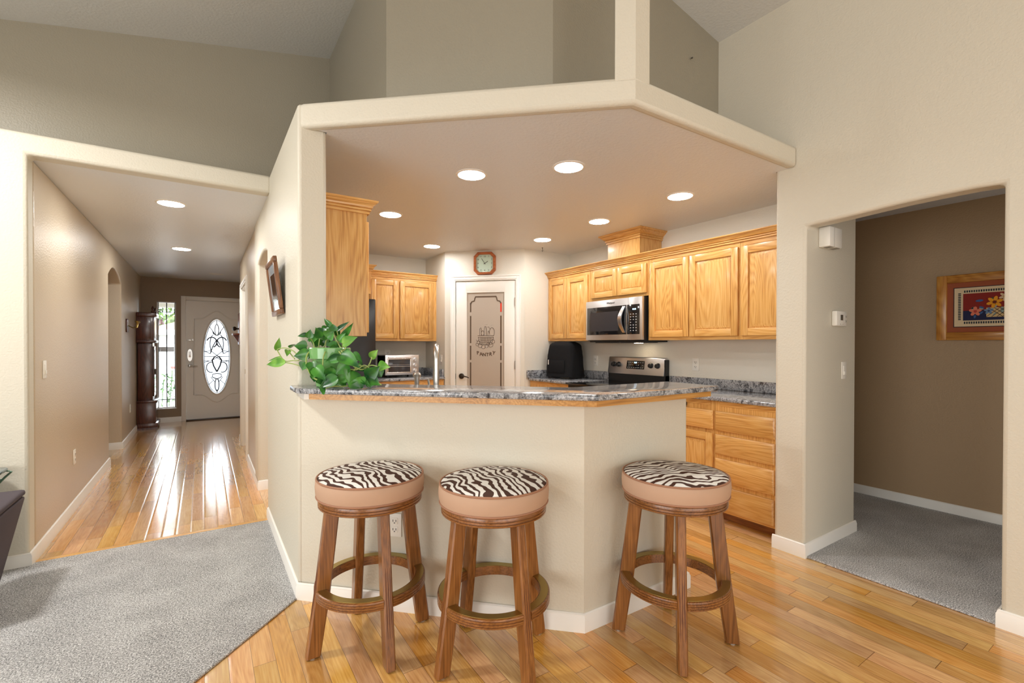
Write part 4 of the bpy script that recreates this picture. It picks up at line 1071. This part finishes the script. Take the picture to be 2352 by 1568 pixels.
LEAVES = [ # base zx,zy  tip zx,zy  width(px)  depth  material
 (305,1122,130,1138,66,-.02,1),(230,1005,255,898,44,0,1),(362,985,402,935,46,.0,0),(512,978,402,962,84,-.02,0),(335,1005,328,1055,42,0,1),(272,1072,150,1108,20,.03,1),
 (545,1045,398,1062,84,-.06,0),(520,860,432,872,34,0,0),(535,890,548,815,54,-.02,0),(640,885,602,798,60,-.02,0),(655,800,640,890,70,0,0),(545,925,530,895,34,0,0),
 (748,790,678,704,40,.02,0),(768,825,762,762,60,-.03,0),(800,822,905,738,36,0,0),(845,885,948,764,48,-.02,0),(745,800,690,798,54,.02,0),(705,885,762,830,84,-.04,0),
 (700,905,672,848,70,.0,0),(858,945,982,885,76,-.06,1),(822,920,872,850,62,-.03,0),(795,948,698,960,50,-.05,0),(800,985,712,1012,56,-.06,0),(832,1068,690,1118,62,-.13,0),
 (838,1055,992,1142,104,-.14,0),(878,1008,918,1048,40,-.1,0),(1122,1078,1182,1008,58,-.06,1),(1192,1165,1280,1160,80,-.10,1),(1085,1250,1195,1172,92,-.12,0),(1188,1205,1222,1258,70,-.10,0),
 (1060,1255,1192,1325,118,-.13,0),(975,1280,1032,1378,118,-.15,0),(938,1206,918,1335,118,-.14,0),(1035,1270,1118,1358,32,-.16,0),(800,1272,638,1348,88,-.15,0),(752,1178,702,1296,78,-.15,0),
 (598,1172,680,1278,86,-.13,0),(690,1372,634,1362,92,-.16,0),(905,1150,795,1225,92,-.13,0),(505,1122,472,1192,74,-.08,0),(560,1122,568,1218,70,-.10,0),(890,1250,796,1285,86,-.12,0),
 (890,1118,838,1150,56,-.13,1),(955,1035,1032,1112,50,-.10,0),(660,820,735,800,62,.03,0),(740,900,690,870,60,.04,0),(780,860,820,800,56,.05,0),(830,1290,880,1345,80,-.08,0),
 (760,1290,740,1350,70,-.10,0),(1000,1150,1060,1200,66,-.08,0),(900,1240,850,1300,80,-.06,0),(1110,1200,1170,1240,80,-.06,0),(720,1040,760,990,50,-.02,0),(600,860,580,925,60,.02,0),
 (615,1260,690,1330,60,-.11,0),(940,1120,1000,1080,60,-.06,1)]
lr = random.Random(5)
for k in range(26):      # fuller growth low in front of the pot and over its rim
    if k < 18: bx, by = lr.uniform(600, 1130), lr.uniform(1170, 1290); dx, dy = lr.uniform(-60, 70), lr.uniform(30, 95); dd = lr.uniform(-.13, -.04)
    else: bx, by = lr.uniform(600, 860), lr.uniform(850, 980); dx, dy = lr.uniform(-60, 60), lr.uniform(-90, -30); dd = lr.uniform(-.05, .06)
    LEAVES.append((bx, by, bx+dx, by+dy, lr.uniform(55, 88), dd, 0))
for (bx, by, tx, ty, wd_, dp, mi) in LEAVES:
    b_ = px(bx, by, dp+lr.uniform(-.012, .012)); t_ = px(tx, ty, dp+lr.uniform(-.05, .02))
    up = camdir+Vector((lr.uniform(-.5, .5), lr.uniform(-.5, .5), lr.uniform(.1, .8)))
    sc_ = PD/_f*Zs
    if wd_ > 55: up = camdir+Vector((lr.uniform(-.3, .3), lr.uniform(-.3, .3), lr.uniform(0, .45)))
    t_ = t_+(t_-b_)*.08
    vs, fs = leaf_mb(b_, t_, wd_*sc_*1.38, up, lr.uniform(.05, .3)); 
    vs = [Vector((v.x, v.y, max(v.z, .004))) if v.x+v.y+3.005 > 2.80 else v for v in vs]
    lv.add(vs, fs, mi)
build('foliage', lv, [MT['leaf'], MT['leaf_light']], pl, sharp=80)
sm = MB()
def vine(pts, r=.0028):
    P_ = [px(*p) for p in pts]; out = []
    for i in range(len(P_)-1):
        a, b_ = P_[i], P_[i+1]; pa = P_[max(i-1, 0)]; pb = P_[min(i+2, len(P_)-1)]
        for k in range(5):
            t_ = k/5; out.append(.5*((2*a)+(b_-pa)*t_+(2*pa-5*a+4*b_-pb)*t_*t_+(3*a-pa-3*b_+pb)*t_**3))
    out.append(P_[-1]); sm.tube(out, r, 6)
vine([(640,1005,-.02),(600,985,-.03),(540,1020,-.06),(510,1080,-.08),(520,1170,-.10),(570,1260,-.12),(640,1300,-.14)], .004)
vine([(610,1010,-.02),(540,1020,-.03),(460,1060,-.03),(440,1100,-.03),(380,1105,-.02),(300,1105,-.02),(235,1010,0)])
vine([(560,1200,-.07),(470,1165,-.05),(400,1140,-.03),(305,1122,-.02)]); vine([(450,1080,-.03),(380,1010,-.01),(300,985,0),(232,1000,0)]); vine([(400,1090,-.02),(360,1040,0),(335,1005,0)])
vine([(590,1000,-.02),(575,930,0),(545,890,-.02)]); vine([(625,1005,0),(630,940,0),(640,885,0)]); vine([(665,1005,0),(690,950,0),(705,885,0)]); vine([(520,1020,-.03),(480,1010,-.02),(455,985,-.02)])
vine([(800,1005,-.03),(790,920,-.02),(765,825,0)]); vine([(820,1005,-.03),(815,900,0),(800,822,0)]); vine([(835,1010,-.03),(850,960,-.02),(848,885,0)]); vine([(850,1000,-.05),(820,960,-.04),(740,800,0)])
vine([(690,1020,-.10),(670,1080,-.13),(665,1180,-.14),(670,1250,-.14)]); vine([(840,1010,-.08),(900,1090,-.12),(960,1160,-.13),(1040,1190,-.12),(1100,1150,-.10),(1130,1080,-.08),(1122,1078,-.06)], .0032)
vine([(960,1200,-.14),(1010,1150,-.12),(1070,1170,-.11),(1130,1150,-.1),(1190,1165,-.10)]); vine([(930,1190,-.13),(990,1190,-.13),(1060,1150,-.12),(1120,1190,-.11)], .003)
vine([(680,1370,-.15),(760,1350,-.14),(850,1350,-.12),(905,1345,-.12)], .0035); vine([(1150,1290,-.12),(1200,1320,-.13),(1220,1335,-.14)]); vine([(820,1020,-.08),(850,1060,-.12),(860,1120,-.14)], .0035)
vine([(845,990,-.05),(875,970,-.07),(880,1000,-.08),(850,1010,-.09)]); vine([(870,1020,-.08),(880,1120,-.12),(890,1240,-.14)])
build('stems', sm, MT['stem'], pl)

# ================================================================== CEILING LIGHTS
def downlight(x, y, label, lens, group):
    t = thing('recessed_light', label, 'ceiling light', (x, y, CZ), 0, group)
    build('light_trim', MB().ringlathe([(.088, -.006), (.104, -.002), (.104, .004), (.088, .004)], 40), MT['white'], t)
    build('light_lens', MB().lathe([(.0005, -.002), (.089, -.003)], 40, cap=False), lens, t)
    return t
KG = 'kitchen recessed ceiling lights'; HG = 'hall recessed ceiling lights'
for x, y, lb in [(1.47, 2.716, 'round recessed kitchen light near the header, left of the front pair'),
                 (1.913, 2.26, 'largest round recessed light, right of the front pair near the header'),
                 (2.981, 2.239, 'round recessed light nearest the white wall end, above the tall cabinets'),
                 (2.982, 3.099, 'round recessed light in front of the oak duct cover'),
                 (3.0, 3.968, 'small round recessed light near the ceiling hook and pantry corner'),
                 (2.159, 4.926, 'small round recessed light left of the octagonal clock near the pantry'),
                 (1.338, 3.924, 'round recessed light beside the crown of the near left cabinet')]:
    downlight(x, y, lb, MT['lens'], KG)
for x, y, lb in [(-.213, 4.586, 'nearest round recessed light in the hall ceiling'), (-.213, 6.686, 'middle round recessed light along the hall ceiling'), (.17, 8.771, 'farthest hall recessed light, unlit, by the front door')]:
    downlight(x, y, lb, MT['hall_lens'] if y < 8 else MT['white'], HG)

# ================================================================== WALL-MOUNTED THINGS
def plate_frame(name, label, cat, loc, rz, w_=.07, h_=.115, group=None):
    t = thing(name, label, cat, loc, rz, group)
    build('cover_plate', MB().box(-w_/2, w_/2, -.006, 0, -h_/2, h_/2, .003), MT['plate'], t)
    return t
def outlet(label, loc, rz):
    t = plate_frame('wall_outlet', label, 'outlet', loc, rz, group='white wall outlets')
    for s in (-1, 1):
        r_ = build('receptacle', MB().box(-.017, .017, -.0085, -.005, s*.021-.015, s*.021+.015, .004), MT['plate'], t)
        build('slots', MB().box(-.009, -.006, -.0092, -.008, s*.021-.004, s*.021+.007).box(.006, .009, -.0092, -.008, s*.021-.004, s*.021+.007).box(-.0025, .0025, -.0092, -.008, s*.021-.012, s*.021-.007), MT['slot'], r_)
    return t
def switch(label, loc, rz):
    t = plate_frame('light_switch', label, 'light switch', loc, rz, group='white rocker switches')
    build('rocker', MB().box(-.016, .016, -.009, -.005, -.032, .032, .002).box(-.014, .014, -.013, -.008, -.03, -.006, .003), MT['plate'], t)
    return t
outlet('white double outlet on kitchen wall between range and drawers', (3.79, 2.667, 1.132), RZ)
outlet('white double outlet between black covered appliance and range', (3.79, 3.985, 1.128), RZ)
outlet('white outlet low on the bar wall behind the left stool', (.7885, 2.2445, .42), -PI/4+.0)
outlet('white outlet low on the hall wall near its arched opening', (XH0, 4.99, .42), PI/2)
outlet('small white outlet on the far hall wall beside the tall clock', (XH0, 8.35, .42), PI/2)
outlet('white outlet on the kitchen back wall behind the toaster oven', (1.93, 5.78, 1.19), 0)
switch('white rocker switch on the hall wall at shoulder height', (XH0, 4.17, 1.148), PI/2)
switch('white switch on the kitchen wall between faucet and pantry door', (2.4365, 5.265, 1.13), RZ)
switch('white rocker switch under the thermostat on the wall end', (3.62, 1.41, 1.141), 0)
th = thing('thermostat', 'white wall thermostat with small grey screen by the arched opening', 'thermostat', (3.515, 1.41, 1.487))
build('thermostat_body', MB().box(-.075, .075, -.032, 0, -.05, .05, .008), MT['plate'], th)
build('thermostat_screen', MB().box(-.022, .012, -.0335, -.031, -.012, .024), plain('grey_lcd', lin(88, 84, 74), .2), th)
for z in (.012, -.018): build('button', MB().lathe([(.008, -.031), (.007, -.036)], 12, (.053, 0, z), axis='y'), plain('grey_button', lin(170, 165, 155), .4), th)
build('slide_switch', MB().box(-.03, -.018, -.034, -.031, -.042, -.034).box(.0, .012, -.034, -.031, -.042, -.034), plain('beige_slider', lin(205, 200, 190), .4), th)
db = thing('door_chime', 'white door chime box just under the arch of opening', 'door chime', (3.34, 1.41, 2.0))
build('chime_cover', MB().box(-.085, .085, -.065, 0, -.07, .055, .006), MT['plate'], db)
build('chime_vent', MB().box(-.07, -.02, -.06, -.02, -.072, -.0695).box(.015, .065, -.06, -.02, -.072, -.0695), plain('grey_vent', lin(150, 145, 135), .6), db)
build('chime_seam', MB().box(-.03, -.024, -.0665, -.064, -.07, .055), plain('seam_grey', lin(190, 186, 178), .5), db)

# octagonal clock on the pantry wall
ck = thing('wall_clock', 'octagonal oak wall clock with pale green face above the pantry door', 'clock', (2.43+.5*.7071, 5.16-.5*.7071, 2.272), -PI/4)
def octa(a, c): return [(-a, -c), (-c, -a), (c, -a), (a, -c), (a, c), (c, a), (-c, a), (-a, c)]
fo, fi = octa(.134, .085), octa(.103, .066)
vs = []; fs = []
for yy, po_, sc_ in ((-.002, fo, 1), (-.022, fo, 1), (-.032, [(x*.95, z*.95) for x, z in fo], 1), (-.028, fi, 1), (-.012, fi, 1)):
    vs += [(x, yy, z) for x, z in po_]
for j in range(4):
    for i in range(8): fs.append((8*j+i, 8*j+(i+1) % 8, 8*j+8+(i+1) % 8, 8*j+8+i))
build('clock_frame', MB().add(vs, fs), MT['clockwood'], ck, sharp=20)
build('clock_face', MB().add([(x*1.01, -.013, z*1.01) for x, z in fi], [tuple(range(8))]).box(-.12, .12, -.008, -.002, -.09, .09), plain('pale_green_dial', lin(203, 226, 208), .3), ck)
nm = MB()
for h in range(1, 13):
    a = h*PI/6; rx = .082/max(abs(math.sin(a)), abs(math.cos(a)), .86)
    nm.join(text_mb(str(h), .026).xf(Matrix.Translation((rx*math.sin(a), -.0145, rx*math.cos(a)))))
build('numerals', nm, plain('grey_numerals', lin(95, 105, 98), .5), ck)
def hand(a, ln_, w_): return MB().box(-w_, w_, -.0175, -.0165, -.015, ln_).xf(Matrix.Rotation(a, 4, 'Y'))
build('hour_hand', hand(math.radians(58), .046, .0028), MT['black'], ck); build('minute_hand', hand(math.radians(-33), .070, .0022), MT['black'], ck)
build('clock_glass', MB().add([(x*.99, -.021, z*.99) for x, z in fi], [tuple(range(8))]), MT['glass'], ck)

# leaning framed picture on the pier
pf = thing('picture_frame', 'small framed picture leaning off the white pier wall facing hall', 'picture', (.405, 3.25, 1.665), -PI/2)
fp = MB(); w_, h_ = .40, .34
for x0, x1, z0, z1 in ((-w_/2, w_/2, h_/2-.032, h_/2), (-w_/2, w_/2, -h_/2, -h_/2+.032), (-w_/2, -w_/2+.032, -h_/2+.032, h_/2-.032), (w_/2-.032, w_/2, -h_/2+.032, h_/2-.032)):
    fp.box(x0, x1, -.026, -.004, z0, z1, .004)
tilt = Matrix.Translation((0, -.002, -h_/2)) @ Matrix.Rotation(math.radians(7), 4, 'X') @ Matrix.Translation((0, 0, h_/2))
build('frame', fp.xf(tilt), MT['walnut'], pf)
build('mat_board', MB().box(-w_/2+.03, w_/2-.03, -.016, -.012, -h_/2+.03, h_/2-.03).xf(tilt), plain('pale_blue_mat', lin(176, 186, 192), .15, coat=.4), pf)
build('photograph', MB().box(-.09, .09, -.018, -.0155, -.08, .08).xf(tilt), plain('dark_brown_print', lin(84, 58, 44), .12, coat=.5), pf)
build('hanging_wire', MB().tube([(-.15, -.012, .0), (0, -.006, .10), (.15, -.012, .0)], .0015, 5), MT['nickel'], pf)

# embroidered picture in the recess
ep = thing('embroidered_picture', 'oak framed flower basket embroidery on the brown hall wall', 'picture', (4.83, 1.235, 1.6), RZ)
W, Hh = .92, .25
of = MB()
of.box(0, .062, -.03, 0, -Hh, Hh, .006, 0).box(W-.062, W, -.03, 0, -Hh, Hh, .006, 0).box(.06, W-.06, -.029, 0, Hh-.062, Hh, .006, 1).box(.06, W-.06, -.029, 0, -Hh, -Hh+.062, .006, 1)
build('frame', of, [oak('carved_oak_v', 'z', lin(206, 150, 72), lin(184, 122, 50), lin(140, 84, 30)), oak('carved_oak_h', 'x', lin(206, 150, 72), lin(184, 122, 50), lin(140, 84, 30))], ep)
build('rust_mat', MB().box(.058, W-.058, -.012, -.002, -Hh+.058, Hh-.058), plain('rust_mat_board', lin(158, 78, 40), .7), ep)
a0, a1, b0, b1 = .103, W-.103, -.146, .146
build('canvas', MB().box(a0, a1, -.0145, -.012, b0, b1), plain('cream_canvas', lin(226, 202, 164), .8), ep)
build('canvas_outline', MB().box(a0-.005, a1+.005, -.0135, -.0115, b0-.005, b1+.005), plain('navy_outline', lin(40, 38, 46), .8), ep)
bd2 = MB()
k = a0+.055
while k < a1-.05:
    for zc in (b0+.028, b1-.028): bd2.box(k, k+.008, -.0155, -.014, zc-.008, zc+.008)
    k += .013
k = b0+.05
while k < b1-.045:
    for xc in (a0+.03, a1-.03): bd2.box(xc-.008, xc+.008, -.0155, -.014, k, k+.008)
    k += .013
build('leaf_border', bd2, plain('dark_teal_thread', lin(38, 48, 56), .8), ep)
build('red_ground', MB().box(a0+.05, a1-.05, -.0158, -.014, b0+.045, b1-.045), plain('dark_red_thread', lin(140, 36, 26), .85), ep)
build('navy_ground', MB().box(a0+.05, a1-.05, -.0164, -.0155, b0+.045, b0+.118), plain('navy_thread', lin(34, 36, 72), .85), ep)
cxm = W/2
bk_ = MB().box(cxm-.18, cxm+.18, -.0172, -.016, b0+.066, b0+.135)
for s in (-1, 1):
    pass
build('basket', bk_, plain('straw_thread', lin(218, 186, 130), .85), ep)
lat = MB()
for i in range(-3, 16):
    x0_ = cxm-.18+i*.028
    for dx in (.07, -.07):
        xa, xb = x0_, x0_+dx
        if min(xa, xb) < cxm-.18 or max(xa, xb) > cxm+.18: continue
        lat.tube([(xa, -.0174, b0+.068), (xb, -.0174, b0+.133)], .0022, 4)
build('basket_lattice', lat, plain('brown_thread', lin(70, 34, 26), .85), ep)
def flower(x, z, r, n_, col, cen, nm_):
    f_ = MB()
    for i in range(n_):
        a = 2*PI*i/n_+.3; c = (x+math.cos(a)*r*.55, z+math.sin(a)*r*.55)
        f_.add([(c[0]+math.cos(a)*math.cos(q_)*r*.48-math.sin(a)*math.sin(q_)*r*(1.5/n_), -.0188, c[1]+math.sin(a)*math.cos(q_)*r*.48+math.cos(a)*math.sin(q_)*r*(1.5/n_)) for q_ in [2*PI*k/10 for k in range(10)]], [tuple(range(10))])
    o_ = build(nm_, f_, plain('thread_'+nm_, col, .85), ep)
    build('flower_centre', MB().lathe([(.0005, -.0192), (r*.25, -.019)], 12, (x, 0, z), axis='y', cap=False), plain('thread_centre_'+nm_, cen, .85), o_)
lfm = MB(); l2 = random.Random(2)
for i in range(46):
    x = l2.uniform(cxm-.26, cxm+.26); z = l2.uniform(-.045, .075)-abs(x-cxm)*.12; a = l2.uniform(0, PI); r = l2.uniform(.012, .026)
    lfm.add([(x+math.cos(a)*r*math.cos(q_)-math.sin(a)*r*.4*math.sin(q_), -.0180, z+math.sin(a)*r*math.cos(q_)+math.cos(a)*r*.4*math.sin(q_)) for q_ in [2*PI*k/8 for k in range(8)]], [tuple(range(8))], i % 3)
build('stitched_leaves', lfm, [plain('green_thread', lin(62, 92, 66), .85), plain('sage_thread', lin(150, 168, 160), .85), plain('blue_thread', lin(66, 98, 150), .85)], ep)
flower(a0+.05+.17, .028, .044, 6, lin(238, 158, 34), lin(110, 40, 22), 'orange_flower')
flower(a0+.05+.068, -.035, .036, 5, lin(228, 126, 98), lin(196, 66, 60), 'pink_tulip')
flower(a0+.05+.262, -.02, .046, 12, lin(232, 208, 172), lin(214, 128, 50), 'daisy')
flower(a0+.05+.225, .065, .034, 6, lin(226, 190, 150), lin(220, 150, 60), 'peach_flower')
flower(a0+.05+.315, .03, .048, 9, lin(132, 34, 40), lin(226, 100, 52), 'crimson_flower')
flower(a0+.05+.14, -.035, .026, 5, lin(110, 138, 172), lin(60, 70, 110), 'blue_flower')
flower(a0+.05+.42, .02, .045, 7, lin(236, 170, 60), lin(130, 50, 26), 'gold_flower')
flower(a0+.05+.48, -.03, .036, 5, lin(228, 126, 98), lin(196, 66, 60), 'coral_flower')

# scuffs the photo shows: a nail in the upper wall, a hook in the kitchen ceiling
tag(build('wall_nail', MB().tube([(0, 0, 0), (-.02, -.014, -.012), (-.034, -.02, -.024)], .004, 6), MT['bronze'], loc=(2.79, 2.0, 3.27)), 'small dark nail sticking out of the upper wall right of the post', 'nail')
hk = [(0, 0, 0), (0, 0, -.02), (.008, 0, -.032), (0, 0, -.042), (-.008, 0, -.034)]
tag(build('ceiling_hook', MB().tube(hk, .0028, 6).lathe([(.008, -.003), (.008, 0)], 10), MT['bronze'], loc=(3.25, 4.30, CZ)), 'tiny dark hook screwed into the kitchen ceiling near the pantry corner', 'hook')

# ================================================================== HALL AND ENTRY
gc = thing('grandfather_clock', 'dark mahogany grandfather clock in the entry hall beside the sidelight', 'clock', (XH0+.003, 9.05, 0))
# side towards the viewer; front faces +x
build('clock_plinth', MB().box(0, .235, .0, .48, .05, .43, .004).box(-.0, .255, -.012, .492, .41, .45, .008).box(0, .262, -.015, .495, 0.03, .10, .01).box(0, .25, 0, .08, 0, .035).box(0, .25, .42, .49, 0, .035), MT['mahogany'], gc)
build('clock_waist', MB().box(.012, .195, .05, .43, .45, 1.34, .004), MT['mahogany'], gc)
build('waist_door', MB().box(.195, .212, .08, .40, .50, 1.28, .004), MT['mahogany'], gc)
build('waist_glass', MB().box(.211, .2145, .12, .36, .56, 1.22), MT['blackgloss'], gc)
build('door_key', MB().lathe([(.012, 0), (.012, .02)], 10, (.212, .10, .88), axis='x').box(.212, .24, .095, .105, .84, .93), MT['bronze'], gc)
build('clock_hood', MB().box(.0, .215, .012, .468, 1.34, 1.76, .004).box(0, .24, -.01, .49, 1.335, 1.375, .01).box(0, .245, -.015, .495, 1.73, 1.80, .012), MT['mahogany'], gc)
build('hood_panel', MB().box(.03, .18, .008, .013, 1.40, 1.71, .002), MT['mahogany'], gc)
build('clock_dial', MB().lathe([(.15, 0), (.15, .004)], 32, (.215, .24, 1.56), axis='x'), plain('cream_dial', lin(220, 210, 180), .3), gc)
for y in (.03, .45): build('finial', MB().lathe([(.02, 0), (.024, .02), (.012, .04), (.02, .07), (.006, .10)], 14, (.20, y, 1.80)), MT['mahogany'], gc)
sc_ = thing('wall_sconce', 'brass two-arm candle sconce on dark plaque beside grandfather clock', 'sconce', (XH0, 8.02, 1.56), PI/2)
build('back_plaque', MB().ext([(-.05, -.09), (.05, -.09), (.065, -.06), (.065, .06), (.05, .09), (-.05, .09), (-.065, .06), (-.065, -.06)], 'y', -.018, 0, bev=.004), MT['mahogany'], sc_)
for s in (-1, 1):
    am = build('arm', MB().tube([(0, -.02, 0), (s*.03, -.07, -.03), (s*.06, -.11, -.02), (s*.07, -.12, .03)], .006, 8), MT['brass'], sc_)
    build('candle_cup', MB().lathe([(.008, .03), (.024, .05), (.026, .06)], 16, (s*.07, -.12, 0)), MT['brass'], am)
rk = thing('coat_rack', 'reddish wooden wall shelf with round dark pegs by the front door', 'coat rack', (.80, 8.75, 1.56), RZ)
build('back_board', MB().box(-.12, .28, -.335, -.31, -.25, .25, .006).box(-.10, -.06, -.32, -.001, -.2, .2).box(.22, .26, -.32, -.001, -.2, .2), MT['redwood'], rk)
build('shelf', MB().box(-.12, .28, -.42, -.335, -.10, -.075, .004).ext([(-.41, -.10), (-.335, -.10), (-.335, -.22), (-.36, -.18)], 'x', .02, .05), MT['redwood'], rk)
for x in (.02, .18): build('peg', MB().lathe([(.010, -.33), (.010, -.365), (.026, -.375), (.034, -.395), (.024, -.415)], 16, (x, 0, .0), axis='y'), MT['bronze'], rk)

# ================================================================== CHAIR AND SIDE TABLE, cut by the frame
ac = thing('armchair', 'charcoal suede armchair with flared side, cut by the left frame edge', 'armchair', (-1.43, 3.02, 0))
def tap(mb_, x0b, x1b, x0t, x1t, y0, y1, z0, z1, bev=.012):
    bm = bmesh.new(); V_ = [bm.verts.new(p) for p in ((x0b,y0,z0),(x1b,y0,z0),(x1b,y1,z0),(x0b,y1,z0),(x0t,y0,z1),(x1t,y0,z1),(x1t,y1,z1),(x0t,y1,z1))]
    for f_ in ((0,3,2,1),(4,5,6,7),(0,1,5,4),(1,2,6,5),(2,3,7,6),(3,0,4,7)): bm.faces.new([V_[i] for i in f_])
    bmesh.ops.bevel(bm, geom=bm.edges[:], offset=bev, segments=3, profile=.5, affect='EDGES'); return mb_.bm(bm)
build('arm', tap(MB(), .40, .535, .47, .632, 0, .50, .06, .500), MT['charcoal'], ac)
build('arm', tap(MB(), -.535, -.40, -.632, -.47, 0, .50, .06, .500), MT['charcoal'], ac)
build('arm_cap', MB().box(.465, .632, -.005, .505, .503, .535, .014, 0, 3), MT['charcoal'], ac); build('arm_cap', MB().box(-.632, -.465, -.005, .505, .503, .535, .014, 0, 3), MT['charcoal'], ac)
build('seat', MB().box(-.39, .39, .02, .50, .16, .40, .03, 0, 3), MT['charcoal'], ac)
build('backrest', MB().box(-.45, .45, .55, .70, .10, .86, .04, 0, 3) if False else MB().box(-.45, .45, -.12, .03, .10, .62, .04, 0, 3), MT['charcoal'], ac)
for x in (-.38, .38):
    for y in (-.05, .44): build('foot', MB().box(x-.025, x+.025, y-.025, y+.025, 0, .07), MT['mahogany'], ac)
gt = thing('side_table', 'glass topped side table with green iron scroll legs behind the armchair', 'table', (-1.228, 3.68, 0))
def rrect(w_, h_, r, n=6):
    out = []
    for cx2, cy2, a in ((w_-r, h_-r, 0), (-w_+r, h_-r, 90), (-w_+r, -h_+r, 180), (w_-r, -h_+r, 270)):
        for k in range(n+1): t2 = math.radians(a+90*k/n); out.append((cx2+r*math.cos(t2), cy2+r*math.sin(t2)))
    return out
build('glass_top', MB().ext(rrect(.305, .13, .06), 'z', .598, .612, bev=.004), MT['tableglass'], gt)
for sx in (-1, 1):
    for sy in (-1, 1):
        build('leg', MB().tube([(sx*.295, sy*.09, .596), (sx*.316, sy*.09, .588), (sx*.29, sy*.09, .56), (sx*.25, sy*.09, .51), (sx*.22, sy*.09, .45), (sx*.17, sy*.09, .25), (sx*.15, sy*.09, .012)], .006, 8), MT['greenmetal'], gt)

# ================================================================== OUTDOORS, seen through the sidelight and the leaded oval
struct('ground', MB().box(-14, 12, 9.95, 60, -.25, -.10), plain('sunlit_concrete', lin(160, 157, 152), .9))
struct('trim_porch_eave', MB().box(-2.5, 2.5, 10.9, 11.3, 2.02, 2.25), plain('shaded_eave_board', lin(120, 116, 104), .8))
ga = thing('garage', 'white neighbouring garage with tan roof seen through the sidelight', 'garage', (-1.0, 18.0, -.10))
build('garage_wall', MB().box(-5, 4.5, 0, 6, 0, 1.74), plain('garage_dimmed_stucco', lin(150, 148, 143), .9), ga)  # white stucco dimmed to grey so the bright sky doesn't wash it out
gd = build('garage_door', MB().box(-2.6, 2.6, -.05, 0, 0, 1.42).box(-2.6, 2.6, -.06, -.045, .45, .47).box(-2.6, 2.6, -.06, -.045, .92, .94), plain('garage_door_dimmed', lin(158, 157, 155), .6), ga)  # white door colour, dimmed to grey like the stucco
for k in range(9): build('door_window', MB().box(-2.47+k*.57, -2.05+k*.57, -.07, -.05, 1.19, 1.33), MT['blackgloss'], gd)
build('roof_fascia', MB().box(-5.2, 4.7, -.3, -.2, 1.70, 1.86), MT['white'], ga)
build('roof', MB().ext([(-5.4, 1.80), (4.9, 1.80), (3.2, 2.75), (-3.0, 2.75)][::1] if False else [(-.6, 1.84), (.35, 2.12), (4.9, 2.9), (4.9, 1.84)], 'y', -.25, 6.2).box(-5.2, -.5, -.25, 6.2, 1.80, 1.86), plain('tan_roof_shingles', lin(184, 150, 116), .9), ga)
tr = thing('tree', 'bright green leafy tree behind the garage, seen through the sidelight', 'tree', (-1.6, 26.0, -.10))
build('trunk', MB().tube([(0, 0, 0), (.1, 0, 1.4), (0, .1, 2.6)], [.22, .17, .1], 10), MT['mahogany'], tr)
tl = MB(); t3 = random.Random(9)
for i in range(900):
    v = Vector((t3.gauss(0, 1), t3.gauss(0, 1), t3.gauss(0, 1))).normalized()*(t3.random()**.4)
    c = Vector((v.x*2.6, v.y*1.6, 3.4+v.z*2.0)); s2 = t3.uniform(.10, .24); a = Vector((t3.gauss(0, 1), t3.gauss(0, 1), t3.gauss(0, 1))).normalized(); b2_ = a.orthogonal().normalized()
    tl.add([c+a*s2, c+b2_*s2*.5, c-a*s2, c-b2_*s2*.5], [(0, 1, 2, 3)])
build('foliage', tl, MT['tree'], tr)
rb = thing('rose_bush', 'rose bush with one pink bloom outside the sidelight window', 'rose bush', (-.56, 10.75, -.10))
build('canes', MB().tube([(0, 0, 0), (.02, 0, .3), (.05, 0, .6), (.07, 0, .93)], .007, 6).tube([(-.05, 0, 0), (-.09, .02, .3), (-.06, 0, .75)], .007, 6).tube([(.03, 0, .45), (.10, .02, .62), (.12, 0, .75)], .005, 6), MT['rosebush'], rb)
rl = MB()
for i in range(70):
    z = t3.uniform(.1, .86); side = t3.choice((-1, 1)); bx = (-.07 if i % 2 else .04)+.05*z
    c = Vector((bx+t3.uniform(-.07, .07), t3.uniform(-.06, .06), z)); a = Vector((t3.gauss(0, 1), t3.gauss(0, .5), t3.gauss(0, 1))).normalized()*.034; b2_ = a.orthogonal().normalized()*.02
    rl.add([c+a, c+b2_, c-a, c-b2_], [(0, 1, 2, 3)])
build('leaves', rl, MT['rosebush'], rb)
ro = MB()
for i in range(16):
    a = i*2.4; r = .006+.0028*i; c = Vector((.085+math.cos(a)*r*.8, math.sin(a)*r*.8, .975+.012*math.cos(i))); 
    ro.lathe([(.002, -.016), (.018, -.004), (.022, .012), (.016, .016)], 8, c, cap=False)
build('bloom', ro, plain('rose_petals', lin(214, 110, 104), .6), rb)
